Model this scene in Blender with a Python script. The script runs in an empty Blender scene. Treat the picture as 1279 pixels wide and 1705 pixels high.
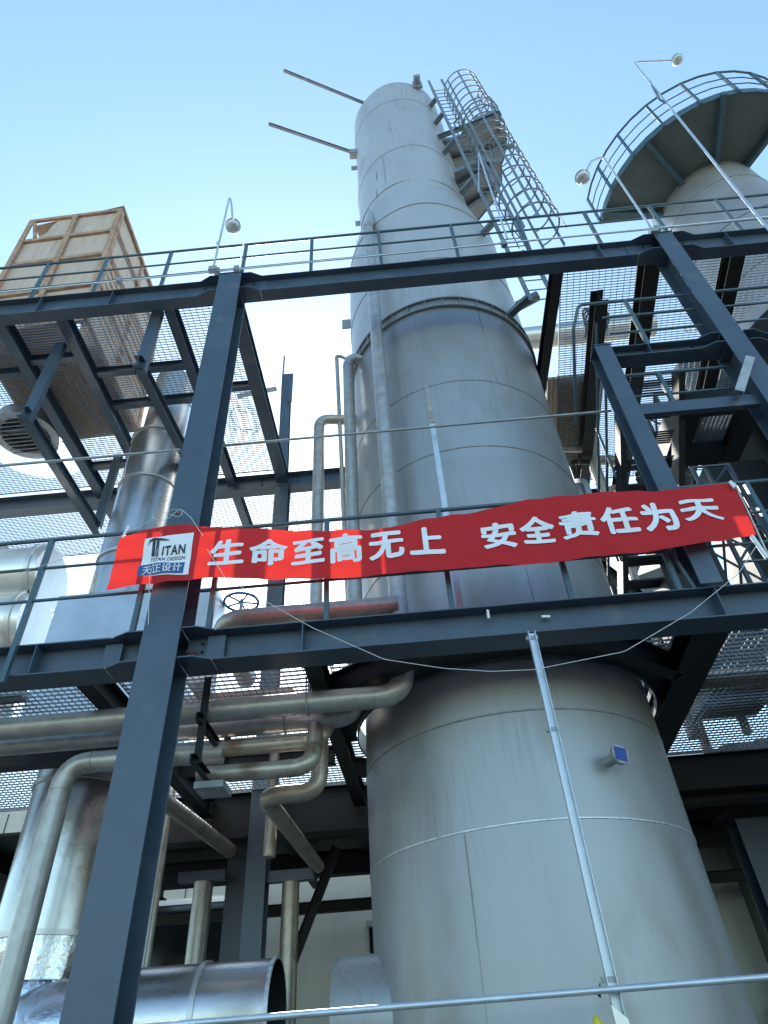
import bpy, bmesh, math, random
from mathutils import Vector, Matrix
random.seed(7)
S = bpy.context.scene
COL = S.collection
R_ = math.radians
# ------------------------------------------------------------------ camera
RM = Matrix(((0.9959521, 0.0877987, 0.0192557), (0.0722171, -0.6540584, -0.7529889), (-0.0535170, 0.7513315, -0.6577514)))
FPX, CX, CY, CAM = 1100.0, 639.5, 852.5, Vector((0, 0, 1.6))
cam = bpy.data.cameras.new('camera'); cam_o = bpy.data.objects.new('camera', cam); COL.objects.link(cam_o)
cam.sensor_fit = 'HORIZONTAL'; cam.sensor_width = 36; cam.lens = 36 * FPX / 1279; cam.clip_start = .05; cam.clip_end = 6000
cam_o.matrix_world = Matrix.Translation(CAM) @ RM.to_4x4()
S.camera = cam_o
# ------------------------------------------------------------------ sky, sun, exposure
SUN_EL, SUN_AZ = R_(38), R_(-10)           # azimuth from +Y towards +X
W = bpy.data.worlds.new('World'); S.world = W; W.use_nodes = True
nt = W.node_tree; nt.nodes.clear()
sky = nt.nodes.new('ShaderNodeTexSky'); sky.sky_type = 'NISHITA'; sky.sun_disc = False
sky.sun_elevation = SUN_EL; sky.sun_rotation = SUN_AZ; sky.dust_density = 0.5; sky.air_density = 1.0; sky.ozone_density = 1.0
bg = nt.nodes.new('ShaderNodeBackground'); bg.inputs['Strength'].default_value = 0.15
wo = nt.nodes.new('ShaderNodeOutputWorld'); tint = nt.nodes.new('ShaderNodeMix'); tint.data_type = 'RGBA'; tint.blend_type = 'MULTIPLY'; tint.inputs[0].default_value = 1
tint.inputs[7].default_value = (.92, 1.05, 1.0, 1)      # clear, slightly greenish summer air
nt.links.new(sky.outputs[0], tint.inputs[6]); nt.links.new(tint.outputs[2], bg.inputs[0]); nt.links.new(bg.outputs[0], wo.inputs[0])
sl = bpy.data.lights.new('sun', 'SUN'); sl.energy = 4.0; sl.angle = R_(.5); sl.color = (1, .95, .87)
so = bpy.data.objects.new('sun', sl); COL.objects.link(so); so.location = (-10, 40, 40)
tosun = Vector((math.sin(SUN_AZ) * math.cos(SUN_EL), math.cos(SUN_AZ) * math.cos(SUN_EL), math.sin(SUN_EL)))
so.rotation_euler = tosun.to_track_quat('Z', 'Y').to_euler()
S.view_settings.view_transform = 'Standard'; S.view_settings.look = 'None'; S.view_settings.gamma = 1
S.view_settings.exposure = 1.42

# ------------------------------------------------------------------ helpers
def ray(px, py): return RM @ Vector(((px - CX) / FPX, -(py - CY) / FPX, -1))
def at(px, py, X=None, Y=None, Z=None):
    """a point of the place on a known upright or level plane, read off the photo"""
    v = ray(px, py)
    t = (X - CAM.x) / v.x if X is not None else (Y - CAM.y) / v.y if Y is not None else (Z - CAM.z) / v.z
    return CAM + v * t

def mat(name, col, rough=.5, metal=0., var=.12, scale=3., bump=0., stretch=(1, 1, 1), col2=None, spec=.5, stain=None):
    m = bpy.data.materials.new(name); m.use_nodes = True; n = m.node_tree; b = n.nodes['Principled BSDF']
    b.inputs['Roughness'].default_value = rough; b.inputs['Metallic'].default_value = metal
    b.inputs['Specular IOR Level'].default_value = spec
    tc = n.nodes.new('ShaderNodeTexCoord'); mp = n.nodes.new('ShaderNodeMapping'); mp.inputs['Scale'].default_value = stretch
    n.links.new(tc.outputs['Object'], mp.inputs[0])
    no = n.nodes.new('ShaderNodeTexNoise'); no.inputs['Scale'].default_value = scale; no.inputs['Detail'].default_value = 7
    no.inputs['Roughness'].default_value = .62
    n.links.new(mp.outputs[0], no.inputs[0])
    rp = n.nodes.new('ShaderNodeValToRGB'); rp.color_ramp.elements[0].position = .3; rp.color_ramp.elements[1].position = .7
    c2 = col2 or tuple(min(1, c * (1 + var * 1.6)) for c in col)
    c1 = tuple(c * (1 - var * 1.6) for c in col) if not col2 else col
    rp.color_ramp.elements[0].color = (*c1, 1); rp.color_ramp.elements[1].color = (*c2, 1)
    n.links.new(no.outputs[0], rp.inputs[0]); last = rp.outputs[0]
    if stain:
        n2 = n.nodes.new('ShaderNodeTexNoise'); n2.inputs['Scale'].default_value = stain[1]; n2.inputs['Detail'].default_value = 6
        n.links.new(mp.outputs[0], n2.inputs[0])
        r2 = n.nodes.new('ShaderNodeValToRGB'); r2.color_ramp.elements[0].position = stain[2]; r2.color_ramp.elements[1].position = min(1, stain[2] + .16)
        n.links.new(n2.outputs[0], r2.inputs[0])
        mx = n.nodes.new('ShaderNodeMix'); mx.data_type = 'RGBA'; n.links.new(r2.outputs[0], mx.inputs[0])
        n.links.new(last, mx.inputs[6]); mx.inputs[7].default_value = (*stain[0], 1); last = mx.outputs[2]
    n.links.new(last, b.inputs['Base Color'])
    mr = n.nodes.new('ShaderNodeMapRange'); mr.inputs[3].default_value = max(0, rough - .09); mr.inputs[4].default_value = min(1, rough + .12)
    n.links.new(no.outputs[0], mr.inputs[0]); n.links.new(mr.outputs[0], b.inputs['Roughness'])
    if bump:
        n3 = n.nodes.new('ShaderNodeTexNoise'); n3.inputs['Scale'].default_value = scale * 2.3; n3.inputs['Detail'].default_value = 5
        n.links.new(mp.outputs[0], n3.inputs[0])
        bp = n.nodes.new('ShaderNodeBump'); bp.inputs['Strength'].default_value = bump; bp.inputs['Distance'].default_value = .02
        n.links.new(n3.outputs[0], bp.inputs['Height']); n.links.new(bp.outputs[0], b.inputs['Normal'])
    return m

M = {}
M['paint'] = mat('painted_steel', (.047, .075, .108), .40, 0, .16, 1.3, .05, spec=.6, stain=((.095, .115, .13), 3.0, .60))
M['rust'] = mat('primer_rust', (.16, .06, .035), .8, 0, .3, 9)
M['rail'] = mat('painted_rail', (.05, .10, .125), .4, 0, .1, 5)
M['galv'] = mat('galvanised_steel', (.33, .35, .36), .45, .55, .16, 6)
M['grate'] = mat('galvanised_grating', (.27, .29, .30), .5, .4, .14, 8)
M['cage'] = mat('weathered_galvanised', (.17, .21, .235), .5, .3, .14, 6)
M['foil'] = mat('crinkled_foil', (.62, .64, .66), .24, 1, .08, 2.4, 1.0)
M['bright'] = mat('new_galvanised_angle', (.56, .61, .65), .4, .6, .08, 6)
M['pipe'] = mat('pickled_stainless_pipe', (.42, .42, .40), .42, .6, .12, 9, .10, stretch=(1, 1, 1), stain=((.27, .25, .20), 2.2, .60))
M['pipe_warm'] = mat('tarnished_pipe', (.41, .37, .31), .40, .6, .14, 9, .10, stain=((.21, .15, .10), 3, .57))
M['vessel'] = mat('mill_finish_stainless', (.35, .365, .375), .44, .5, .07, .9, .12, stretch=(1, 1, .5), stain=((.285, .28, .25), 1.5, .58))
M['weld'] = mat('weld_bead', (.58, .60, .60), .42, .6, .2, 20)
M['weld_dark'] = mat('dull_weld', (.27, .275, .27), .5, .5, .2, 20)
M['clad'] = mat('polished_cladding', (.50, .50, .49), .27, .95, .10, 1.1, .35, stretch=(1, 1, 1))
M['clad2'] = mat('dull_cladding', (.56, .56, .54), .36, .8, .1, 1.5, .15)
M['drum'] = mat('pale_cladding', (.74, .72, .66), .3, .55, .06, 1.5, .1)  # on the drums, sun reflected off the cladding is put into this colour
M['ply'] = mat('plywood', (.50, .37, .28), .75, 0, .2, 2.4, .05, stretch=(4, 4, .5), col2=(.60, .49, .40), stain=((.36, .25, .18), 2, .60))
M['timber'] = mat('pine_batten', (.42, .26, .17), .75, 0, .25, 5)
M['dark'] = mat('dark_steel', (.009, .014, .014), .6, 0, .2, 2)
M['black'] = mat('black_rubber', (.012, .013, .014), .6, 0, .2, 6)
M['blue'] = mat('blue_handwheel', (.012, .12, .30), .35, 0, .1, 8)
M['bluecap'] = mat('blue_plastic', (.015, .06, .28), .4, 0, .08, 10)
M['white'] = mat('white_print', (.78, .79, .82), .6, 0, .02, 4)
M['navy'] = mat('blue_print', (.03, .10, .26), .6, 0, .05, 4)
M['ink'] = mat('dark_ink', (.015, .03, .045), .6, 0, .05, 4)
M['wire'] = mat('white_wire', (.62, .62, .60), .5, 0, .1, 30)
M['glass'] = mat('lamp_glass', (.55, .57, .58), .2, .3, .1, 20)
M['platedark'] = mat('chequer_plate_painted', (.075, .10, .09), .5, 0, .12, 2.5)
M['flange'] = mat('flange_steel', (.27, .28, .28), .45, .5, .1, 4)
M['concrete'] = mat('concrete', (.15, .14, .125), .85, 0, .15, .6, .1)
M['wall'] = mat('panel_wall', (.52, .54, .48), .6, 0, .06, 1.2, stretch=(1, 1, .3))
M['green'] = mat('dull_green_panel', (.085, .13, .11), .5, 0, .1, 1)
M['window'] = mat('dark_window', (.01, .013, .014), .12, 0, .1, 2)
M['yellow'] = mat('yellow_bag', (.66, .55, .05), .45, 0, .1, 12)
# vessel extra: fine vertical brushing in bump
def brush(m, sc=(60, 60, 1.2), st=.10):
    n = m.node_tree; b = n.nodes['Principled BSDF']
    tc = n.nodes.new('ShaderNodeTexCoord'); mp = n.nodes.new('ShaderNodeMapping'); mp.inputs['Scale'].default_value = sc
    no = n.nodes.new('ShaderNodeTexNoise'); no.inputs['Scale'].default_value = 1; no.inputs['Detail'].default_value = 4
    bp = n.nodes.new('ShaderNodeBump'); bp.inputs['Strength'].default_value = st; bp.inputs['Distance'].default_value = .01
    n.links.new(tc.outputs['Object'], mp.inputs[0]); n.links.new(mp.outputs[0], no.inputs[0]); n.links.new(no.outputs[0], bp.inputs['Height'])
    old = b.inputs['Normal'].links
    if old: n.links.new(old[0].from_socket, bp.inputs['Normal'])
    n.links.new(bp.outputs[0], b.inputs['Normal'])
    # scratches and run marks that stay on the plate
    mp2 = n.nodes.new('ShaderNodeMapping'); mp2.inputs['Scale'].default_value = (14, 14, .7); n2 = n.nodes.new('ShaderNodeTexNoise'); n2.inputs['Scale'].default_value = 1.6; n2.inputs['Detail'].default_value = 8; n2.inputs['Roughness'].default_value = .75
    n3 = n.nodes.new('ShaderNodeTexNoise'); n3.inputs['Scale'].default_value = .55; n3.inputs['Detail'].default_value = 3
    r2 = n.nodes.new('ShaderNodeValToRGB'); r2.color_ramp.elements[0].position = .50; r2.color_ramp.elements[1].position = .72
    r3 = n.nodes.new('ShaderNodeValToRGB'); r3.color_ramp.elements[0].position = .42; r3.color_ramp.elements[1].position = .62
    mu = n.nodes.new('ShaderNodeMath'); mu.operation = 'MULTIPLY'; mx = n.nodes.new('ShaderNodeMix'); mx.data_type = 'RGBA'
    n.links.new(tc.outputs['Object'], mp2.inputs[0]); n.links.new(mp2.outputs[0], n2.inputs[0]); n.links.new(tc.outputs['Object'], n3.inputs[0])
    n.links.new(n2.outputs[0], r2.inputs[0]); n.links.new(n3.outputs[0], r3.inputs[0]); n.links.new(r2.outputs[0], mu.inputs[0]); n.links.new(r3.outputs[0], mu.inputs[1])
    n.links.new(mu.outputs[0], mx.inputs[0]); src = b.inputs['Base Color'].links[0].from_socket; n.links.new(src, mx.inputs[6]); mx.inputs[7].default_value = (.25, .245, .225, 1)
    n.links.new(mx.outputs[2], b.inputs['Base Color'])
M['vessel_up'] = mat('skylit_mill_stainless', (.46, .47, .475), .46, .4, .06, .8, .12, stretch=(1, 1, .5), stain=((.38, .385, .38), 1.2, .6))  # paler copy for the upper shells: sky brightness and haze put into the colour
brush(M['vessel'], st=.14); brush(M['vessel_up'], st=.08)
# red cloth lets light through
m = bpy.data.materials.new('red_banner_cloth'); m.use_nodes = True; n = m.node_tree; b = n.nodes['Principled BSDF']
b.inputs['Base Color'].default_value = (.66, .014, .020, 1); b.inputs['Roughness'].default_value = .7
tr = n.nodes.new('ShaderNodeBsdfTranslucent'); tr.inputs[0].default_value = (.62, .035, .02, 1)
mx = n.nodes.new('ShaderNodeMixShader'); mx.inputs[0].default_value = .34
wv = n.nodes.new('ShaderNodeTexNoise'); wv.inputs['Scale'].default_value = 260; bp = n.nodes.new('ShaderNodeBump'); bp.inputs['Strength'].default_value = .15
n.links.new(wv.outputs[0], bp.inputs['Height']); n.links.new(bp.outputs[0], b.inputs['Normal'])
n.links.new(b.outputs[0], mx.inputs[1]); n.links.new(tr.outputs[0], mx.inputs[2]); n.links.new(mx.outputs[0], n.nodes['Material Output'].inputs[0])
M['red'] = m

class MB:
    def __init__(s): s.v = []; s.f = []
    def prism(s, ring0, ring1, cap=True):
        a = len(s.v); n_ = len(ring0); s.v += [Vector(p) for p in ring0] + [Vector(p) for p in ring1]
        for i in range(n_): j = (i + 1) % n_; s.f.append((a + i, a + j, a + n_ + j, a + n_ + i))
        if cap: s.f.append(tuple(a + i for i in reversed(range(n_)))); s.f.append(tuple(a + n_ + i for i in range(n_)))
        return s
    def frame(s, p, q, up):
        p, q = Vector(p), Vector(q); d = (q - p).normalized(); up = Vector(up)
        side = d.cross(up)
        if side.length < 1e-4: side = d.cross(Vector((0, 1, 0)))
        side.normalize(); u = side.cross(d).normalized(); return p, q, d, side, u
    def section(s, p, q, poly, up=(0, 0, 1)):
        p, q, d, sd, u = s.frame(p, q, up)
        return s.prism([p + sd * x + u * y for x, y in poly], [q + sd * x + u * y for x, y in poly])
    def bar(s, p, q, w, h=None, up=(0, 0, 1)):
        h = h or w; return s.section(p, q, [(-w / 2, -h / 2), (w / 2, -h / 2), (w / 2, h / 2), (-w / 2, h / 2)], up)
    def box(s, x0, x1, y0, y1, z0, z1): return s.bar(((x0 + x1) / 2, (y0 + y1) / 2, z0), ((x0 + x1) / 2, (y0 + y1) / 2, z1), x1 - x0, y1 - y0, (0, 1, 0))
    def ibeam(s, p, q, h, w, tf=.014, tw=.012, up=(0, 0, 1)):
        a, b_ = w / 2, h / 2; t = tw / 2
        return s.section(p, q, [(-a, -b_), (a, -b_), (a, -b_ + tf), (t, -b_ + tf), (t, b_ - tf), (a, b_ - tf), (a, b_), (-a, b_), (-a, b_ - tf), (-t, b_ - tf), (-t, -b_ + tf), (-a, -b_ + tf)], up)
    def channel(s, p, q, h, w, t=.012, up=(0, 0, 1), flip=1):
        b_ = h / 2; return s.section(p, q, [(0, -b_), (flip * w, -b_), (flip * w, -b_ + t), (flip * t, -b_ + t), (flip * t, b_ - t), (flip * w, b_ - t), (flip * w, b_), (0, b_)], up)
    def angle(s, p, q, w, t=.006, up=(0, 0, 1)):
        return s.section(p, q, [(0, 0), (w, 0), (w, t), (t, t), (t, w), (0, w)], up)
    def tube(s, pts, r, n_=14, cap=True, rr=None):
        pts = [Vector(p) for p in pts]; a = len(s.v); side = None
        for i, p in enumerate(pts):
            d = (pts[min(i + 1, len(pts) - 1)] - pts[max(i - 1, 0)]).normalized()
            if side is None: side = d.orthogonal().normalized()
            else:
                side = side - d * side.dot(d); side.normalize()
            u = d.cross(side); rad = rr[i] if rr else r
            for k in range(n_):
                t = 2 * math.pi * k / n_; s.v.append(p + (side * math.cos(t) + u * math.sin(t)) * rad)
        for i in range(len(pts) - 1):
            for k in range(n_):
                j = (k + 1) % n_; s.f.append((a + i * n_ + k, a + i * n_ + j, a + (i + 1) * n_ + j, a + (i + 1) * n_ + k))
        if cap:
            s.f.append(tuple(a + k for k in reversed(range(n_)))); e = a + (len(pts) - 1) * n_; s.f.append(tuple(e + k for k in range(n_)))
        return s
    def lathe(s, c, prof, n_=96, a0=0, a1=2 * math.pi, ax=(0, 0, 1), wob=None):
        """prof: (radius, height) pairs along the axis"""
        c = Vector(c); ax = Vector(ax).normalized()
        e1 = Vector((1, 0, 0)) if abs(ax.x) < .9 else Vector((0, 1, 0)); e1 = (e1 - ax * e1.dot(ax)).normalized(); e2 = ax.cross(e1)
        full = abs(a1 - a0 - 2 * math.pi) < 1e-6; m_ = n_ if full else n_ + 1; a = len(s.v)
        for (r, z) in prof:
            for k in range(m_):
                t = a0 + (a1 - a0) * k / n_; r2 = r + (wob(t, z) if wob else 0)
                s.v.append(c + ax * z + (e1 * math.cos(t) + e2 * math.sin(t)) * r2)
        for i in range(len(prof) - 1):
            for k in range(n_):
                j = (k + 1) % m_; s.f.append((a + i * m_ + k, a + i * m_ + j, a + (i + 1) * m_ + j, a + (i + 1) * m_ + k))
        return s
    def slab(s, poly, t, d=(0, 0, 1)):
        d = Vector(d); return s.prism([Vector(p) for p in poly], [Vector(p) + d * t for p in poly])
    def build(s, name, m_, parent=None, label=None, cat=None, group=None, kind=None, base=None, smooth=35, bevel=0):
        lo = Vector([min(v[i] for v in s.v) for i in range(3)]); hi = Vector([max(v[i] for v in s.v) for i in range(3)])
        org = Vector(base) if base else Vector(((lo.x + hi.x) / 2, (lo.y + hi.y) / 2, lo.z))
        if parent is not None: org = world_loc(parent)
        me = bpy.data.meshes.new(name); me.from_pydata([v - org for v in s.v], [], s.f)
        bmm = bmesh.new(); bmm.from_mesh(me); bmesh.ops.recalc_face_normals(bmm, faces=bmm.faces); bmm.to_mesh(me); bmm.free()
        me.materials.append(M[m_] if isinstance(m_, str) else m_)
        if smooth: me.shade_smooth(); me.set_sharp_from_angle(angle=R_(smooth))
        o = bpy.data.objects.new(name, me); COL.objects.link(o)
        if parent is not None: o.parent = parent
        else: o.location = org
        if bevel:
            bv = o.modifiers.new('bevel', 'BEVEL'); bv.width = bevel; bv.segments = 2; bv.limit_method = 'ANGLE'
        tag(o, label, cat, group, kind); return o
def world_loc(o):
    p = Vector((0, 0, 0))
    while o is not None: p += o.location; o = o.parent
    return p
def tag(o, label=None, cat=None, group=None, kind=None):
    for k, v in (('label', label), ('category', cat), ('group', group), ('kind', kind)):
        if v: o[k] = v
def thing(name, loc, label, cat, group=None, kind=None):
    o = bpy.data.objects.new(name, None); COL.objects.link(o); o.location = loc; o.empty_display_size = .2
    tag(o, label, cat, group, kind); return o
def rounded(pts, r, n_=7):
    pts = [Vector(p) for p in pts]; out = [pts[0]]
    for i in range(1, len(pts) - 1):
        a, b_, c = pts[i - 1], pts[i], pts[i + 1]; u = (a - b_).normalized(); w = (c - b_).normalized()
        ang = u.angle(w); t = min(r / math.tan(ang / 2), (a - b_).length * .49, (c - b_).length * .49)
        p0, p1 = b_ + u * t, b_ + w * t
        for k in range(n_ + 1):
            s_ = k / n_; out.append(p0 * (1 - s_) ** 2 + b_ * 2 * s_ * (1 - s_) + p1 * s_ ** 2)
    out.append(pts[-1]); return out

exec_parts = []
# ================================================================== SETTING: ground, rear building
MB().slab([(-400, -300, 0), (400, -300, 0), (400, 600, 0), (-400, 600, 0)], -.2).build('ground', 'concrete', kind='structure', smooth=0)

# ================================================================== FRONT FRAME
YB = 5.06
def zb(z): return 1.6 + (z - 1.6) * YB / 5
ZL1, ZL0 = 4.81, 4.50      # lower front beam
ZU1, ZU0 = 10.98, 10.56    # upper front beam
G_COL, G_BEAM = 'steel columns of the pipe rack', 'steel beams of the pipe rack'
def column(x, y, z0, z1, w, d, label, plates=()):
    c = thing('steel_column', (x, y, z0), label, 'column', G_COL)
    MB().ibeam((x, y, z0), (x, y, z1), d, w, .016, .012, (0, 1, 0)).build('shaft', 'paint', c, smooth=0, bevel=.003)
    MB().box(x - w / 2 - .01, x + w / 2 + .01, y - d / 2 - .01, y + d / 2 + .01, z1, z1 + .014).build('cap_plate', 'paint', c, smooth=0)
    if z0 < .1: MB().box(x - w / 2 - .1, x + w / 2 + .1, y - d / 2 - .1, y + d / 2 + .1, 0.002, .03).build('base_plate', 'paint', c, smooth=0)
    for z in plates:   # continuity plates welded between the flanges
        for sx in (-1, 1):
            MB().box(x + sx * .008 if sx > 0 else x - w / 2 + .002, x + w / 2 - .002 if sx > 0 else x - .008, y - d / 2 + .018, y + d / 2 - .018, z, z + .012).build('stiffener', 'paint', c, smooth=0)
    return c
column(-2.18, 5.15, 0, 10.99, .34, .34, 'dark blue steel column crossing the left third of the picture from bottom to upper beam', (4.50, 4.796, 10.56, 10.95))
column(2.72, 5.12, ZL1 + .002, 8.40, .2, .22, 'short steel column rising from lower beam behind the banner to the landing')
column(4.31, 5.15, 0, 10.99, .27, .32, 'steel column leaning into upper right corner, beside the curved platform', (8.2, 8.39, 10.56))
def hbeam(x0, x1, z0, z1, w, label, y0=YB, bolts=(), stiff=(), haunch=(), mats='paint'):
    y = y0 + w / 2; zc = (z0 + z1) / 2
    c = thing('steel_beam', ((x0 + x1) / 2, y, z0), label, 'beam', G_BEAM)
    MB().ibeam((x0, y, zc), (x1, y, zc), z1 - z0, w, .014, .010).build('profile', mats, c, smooth=0, bevel=.002)
    for xb in bolts:
        mb = MB()
        for k in range(3):
            z = zc + (k - 1) * (z1 - z0) * .26
            mb.tube([(xb, y - .006, z), (xb, y - .03, z)], .013, 6)
        mb.build('bolt_row', 'dark', c)
        MB().box(xb - .0015, xb + .0015, y0 - .003, y - .007, z0 + .016, z1 - .016)
    for xs in stiff:
        MB().box(xs - .005, xs + .005, y0 + .002, y - .006, z0 + .015, z1 - .015).build('stiffener', 'paint', c, smooth=0)
    for (xa, xb) in haunch:   # flange plates widening towards a column
        for z in (z0 + .001, z1 - .013):
            MB().slab([(xa, y0 + .002, z), (xb, y0 + .002, z), (xb, 4.985, z), (xb + (xa - xb) * .45, 4.985, z)], .012).build('flange_plate', 'paint', c, smooth=0)
    return c
hbeam(-8.5, -2.36, ZL0, ZL1, .28, 'left half of lower front beam, ending at the long column', bolts=(-2.62,), stiff=(-4.6, -3.35), haunch=((-2.66, -2.36),))
hbeam(-2.0, 7.5, ZL0, ZL1, .28, 'long lower front beam under the banner, running right from the long column', bolts=(-1.86,), stiff=(-.93, 2.75), haunch=((-1.72, -2.0),))
hbeam(-9.5, -2.36, ZU0, ZU1, .19, 'left half of upper front beam below the wooden crate', bolts=(-2.6,), stiff=(-4.0, -5.1), haunch=((-2.66, -2.36),))
hbeam(-2.0, 4.17, ZU0, ZU1, .19, 'upper front beam crossing in front of the tower', bolts=(-1.85, 4.02), stiff=(3.35,), haunch=((-1.72, -2.0), (3.85, 4.17)))
hbeam(4.46, 9.0, ZU0, ZU1, .19, 'upper front beam right of the right column', bolts=(4.62,), stiff=(5.25,), haunch=((4.8, 4.46),))
hbeam(2.83, 4.17, 8.22, 8.42, .2, 'landing beam between short column and right column', stiff=(3.3,), haunch=((3.9, 4.17),), bolts=(3.86,))
hbeam(4.46, 7.5, 8.22, 8.42, .2, 'landing beam running right from right column out of the picture', bolts=(4.6,), haunch=((4.75, 4.46),))
c = thing('steel_beam', (3.4, 5.1, 7.1), 'light channel beam below the landing, tied to the short column', 'beam', G_BEAM)
MB().channel((2.83, 5.08, 7.24), (4.17, 5.08, 7.24), .17, .07, flip=-1).build('profile', 'paint', c, smooth=0)

# ---------------------------------------------------------------- railings
def railing(name, label, posts, x0, x1, y, zs, zbase, grp='guard rails along the front', knee=True, r=.022, extra=None):
    t = thing('guard_rail', ((x0 + x1) / 2, y, zbase), label, 'railing', grp)
    for i, z in enumerate(zs):
        rr = r if i == 0 else r * .72
        MB().tube([(x0, y, z), (x1, y, z)], rr, 12).build('top_rail' if i == 0 else 'mid_rail', 'rail', t)
    for p in posts:
        zb_ = p[1] if isinstance(p, tuple) else zbase; x = p[0] if isinstance(p, tuple) else p
        MB().bar((x, y, zb_), (x, y, zs[0] - .01), .048, .048, (0, 1, 0)).build('post', 'rail', t, smooth=0, bevel=.004)
    return t
zu = [zb(z) for z in (11.93, 11.53, 11.19)]; yr = 5.085
railing('g', 'upper guard rail in front of the wooden crate', [-5.3, -4.33, -3.28], -9, -2.12, yr, zu, ZU1)
railing('g', 'upper guard rail crossing in front of the tower', [-2.05, -.98, .1, 1.27, 2.35, 3.42], -2.09, 4.4, yr, zu, ZU1)
railing('g', 'upper guard rail below the curved platform', [4.46, 5.52, 6.6], 4.42, 9, yr, zu, ZU1)
zl = [zb(z) for z in (5.96, 5.60, 5.22)]
railing('g', 'lower guard rail at the left edge, posts lapped over the beam', [(-3.53, 4.42), (-4.6, 4.42), (-2.47, 4.82)], -8, -2.37, 5.03, zl, ZL1)
t = railing('g', 'lower guard rail holding the red banner', [-1.80, -.72, .42, 1.50, 2.46], -1.97, 2.43, 5.10, [zl[0], zl[2]], ZL1)
MB().tube(rounded([(2.3, 5.1, zl[2]), (2.52, 5.1, zl[2]), (2.60, 5.1, ZL1 + .003)], .1), .02, 10).build('end_bend', 'rail', t)
railing('g', 'lower guard rail right of the banner, by right picture edge', [3.55, 4.6, 5.6], 2.85, 8, 5.12, [zl[0] + .03, zl[1], zl[2] + .02], ZL1)
t = railing('g', 'landing guard rail beside right column', [(3.35, 8.42)], 2.95, 4.17, 5.14, [9.52, 9.17, 8.80], 8.42)
MB().tube(rounded([(2.98, 5.14, 9.52), (2.72, 5.14, 9.52), (2.60, 5.3, 9.2), (2.62, 6.4, 8.5)], .1), .022, 10).build('end_bend', 'rail', t)
railing('g', 'landing guard rail right of right column', [(5.3, 8.42), (6.3, 8.42)], 4.46, 7.5, 5.14, [9.54, 9.17, 8.80], 8.42)
t = railing('g', 'small guard rail inside the bay below the landing beam', [(3.33, 7.33)], 2.86, 4.15, 5.22, [8.02, 7.62], 7.33)
# conduit along the upper rail and slim pipe rails
t = thing('conduit', (0, 5.0, zu[2] - .06), 'thin bright conduit running along the foot of upper railing', 'conduit')
MB().tube([(-9, 5.035, zb(11.06)), (-2.33, 5.03, zb(11.06))], .014, 8).build('tube', 'bright', t)
MB().tube([(-2.33, 5.03, zb(11.06)), (9, 5.03, zb(11.13))], .014, 8).build('tube', 'bright', t)
for x in (-3.93, -2.42, -2.12, 4.3, 1.98): MB().box(x - .04, x + .04, 4.99, 5.07, zb(11.0), zb(11.12)).build('junction_box', 'galv', t, smooth=0, bevel=.005)
def rod(p, q, r, label, m_='galv', name='pipe_rod', cat='rod', grp='thin galvanised pipes strung across'):
    MB().tube([p, q], r, 12).build(name, m_, None, label, cat, grp)
rod(at(-40, 779, Y=4.93), at(300, 749, Y=4.93), .016, 'thin galvanised pipe left of the long column, halfway up')
rod(at(345, 744, Y=5.36), at(1018, 684, Y=5.36), .016, 'thin galvanised pipe crossing the tower above the banner')
rod(at(230, 1711, Y=4.9), at(1290, 1626, Y=4.9), .019, 'thin galvanised pipe crossing the foot of the tower at the bottom', 'bright')
# bright angles (cable supports)
def angle_post(x, z0, z1, y, w, label, m_='bright'):
    MB().channel((x, y, z0), (x, y, z1), w, .055, .004, (1, 0, 0), -1).build('strut_channel', m_, None, label, 'strut', 'bright strut channels')
angle_post(at(886, 1060, Y=4.99).x, 0.0, at(886, 1058, Y=5.04).z, 5.01, .062, 'long bright strut channel standing in front of tower foot')
t = thing('strut_channel', at(768, 1005, Y=5.5), 'bright strut with a dark bracket on top, standing behind the banner', 'strut', 'bright strut channels')
pa, pb = at(768, 1010, Y=5.5), at(718, 700, Y=5.5); pb.x = pa.x = (pa.x + pb.x) / 2
MB().channel(pa, pb, .062, .035, .004, (1, 0, 0)).build('strut', 'bright', t, smooth=0)
pc = Vector(pb); pc.z = at(713, 640, Y=5.5).z
MB().channel(pb + Vector((0, -.01, -.05)), pc, .06, .04, .005, (1, 0, 0)).build('bracket', 'pipe_warm', t, smooth=0)
# bracket by right column
MB().channel(at(1232, 650, Y=4.93), at(1250, 593, Y=4.93), .1, .05, .006, (1, 0, 0)).build('bracket', 'pipe', None, 'short grey channel bracket standing on landing strut at right column', 'bracket')

# ================================================================== TOWER
TX, TY, TR = 1.031, 7.53, 1.618
def wob(t, z):
    a = .006 * math.sin(3 * t + z * 1.3) + .004 * math.sin(7 * t - z * 2.1)
    return a * (1.5 if z > 14 else .7)
tw = thing('absorber_tower', (TX, TY, 0), 'tall grey stainless steel tower standing in the middle behind the banner', 'tower')
def prof_lin(pts, step=.35):
    out = []
    for (r0, z0), (r1, z1) in zip(pts, pts[1:]):
        n_ = max(1, int(abs(z1 - z0) / step))
        for k in range(n_): s_ = k / n_; out.append((r0 + (r1 - r0) * s_, z0 + (z1 - z0) * s_))
    out.append(pts[-1]); return out
def part(prof, name, m_, wob_=None, n_=128, **k): return MB().lathe((TX, TY, 0), prof, n_, wob=wob_, **k).build(name, m_, tw, smooth=50)
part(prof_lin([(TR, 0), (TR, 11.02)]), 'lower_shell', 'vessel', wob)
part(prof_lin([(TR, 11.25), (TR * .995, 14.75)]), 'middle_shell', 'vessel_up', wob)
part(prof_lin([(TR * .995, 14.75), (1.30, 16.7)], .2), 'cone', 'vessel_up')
part(prof_lin([(1.30, 16.7), (1.30, 23.3), (1.28, 23.32), (1.28, 20)]), 'upper_shell', 'vessel_up', wob)
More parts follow.
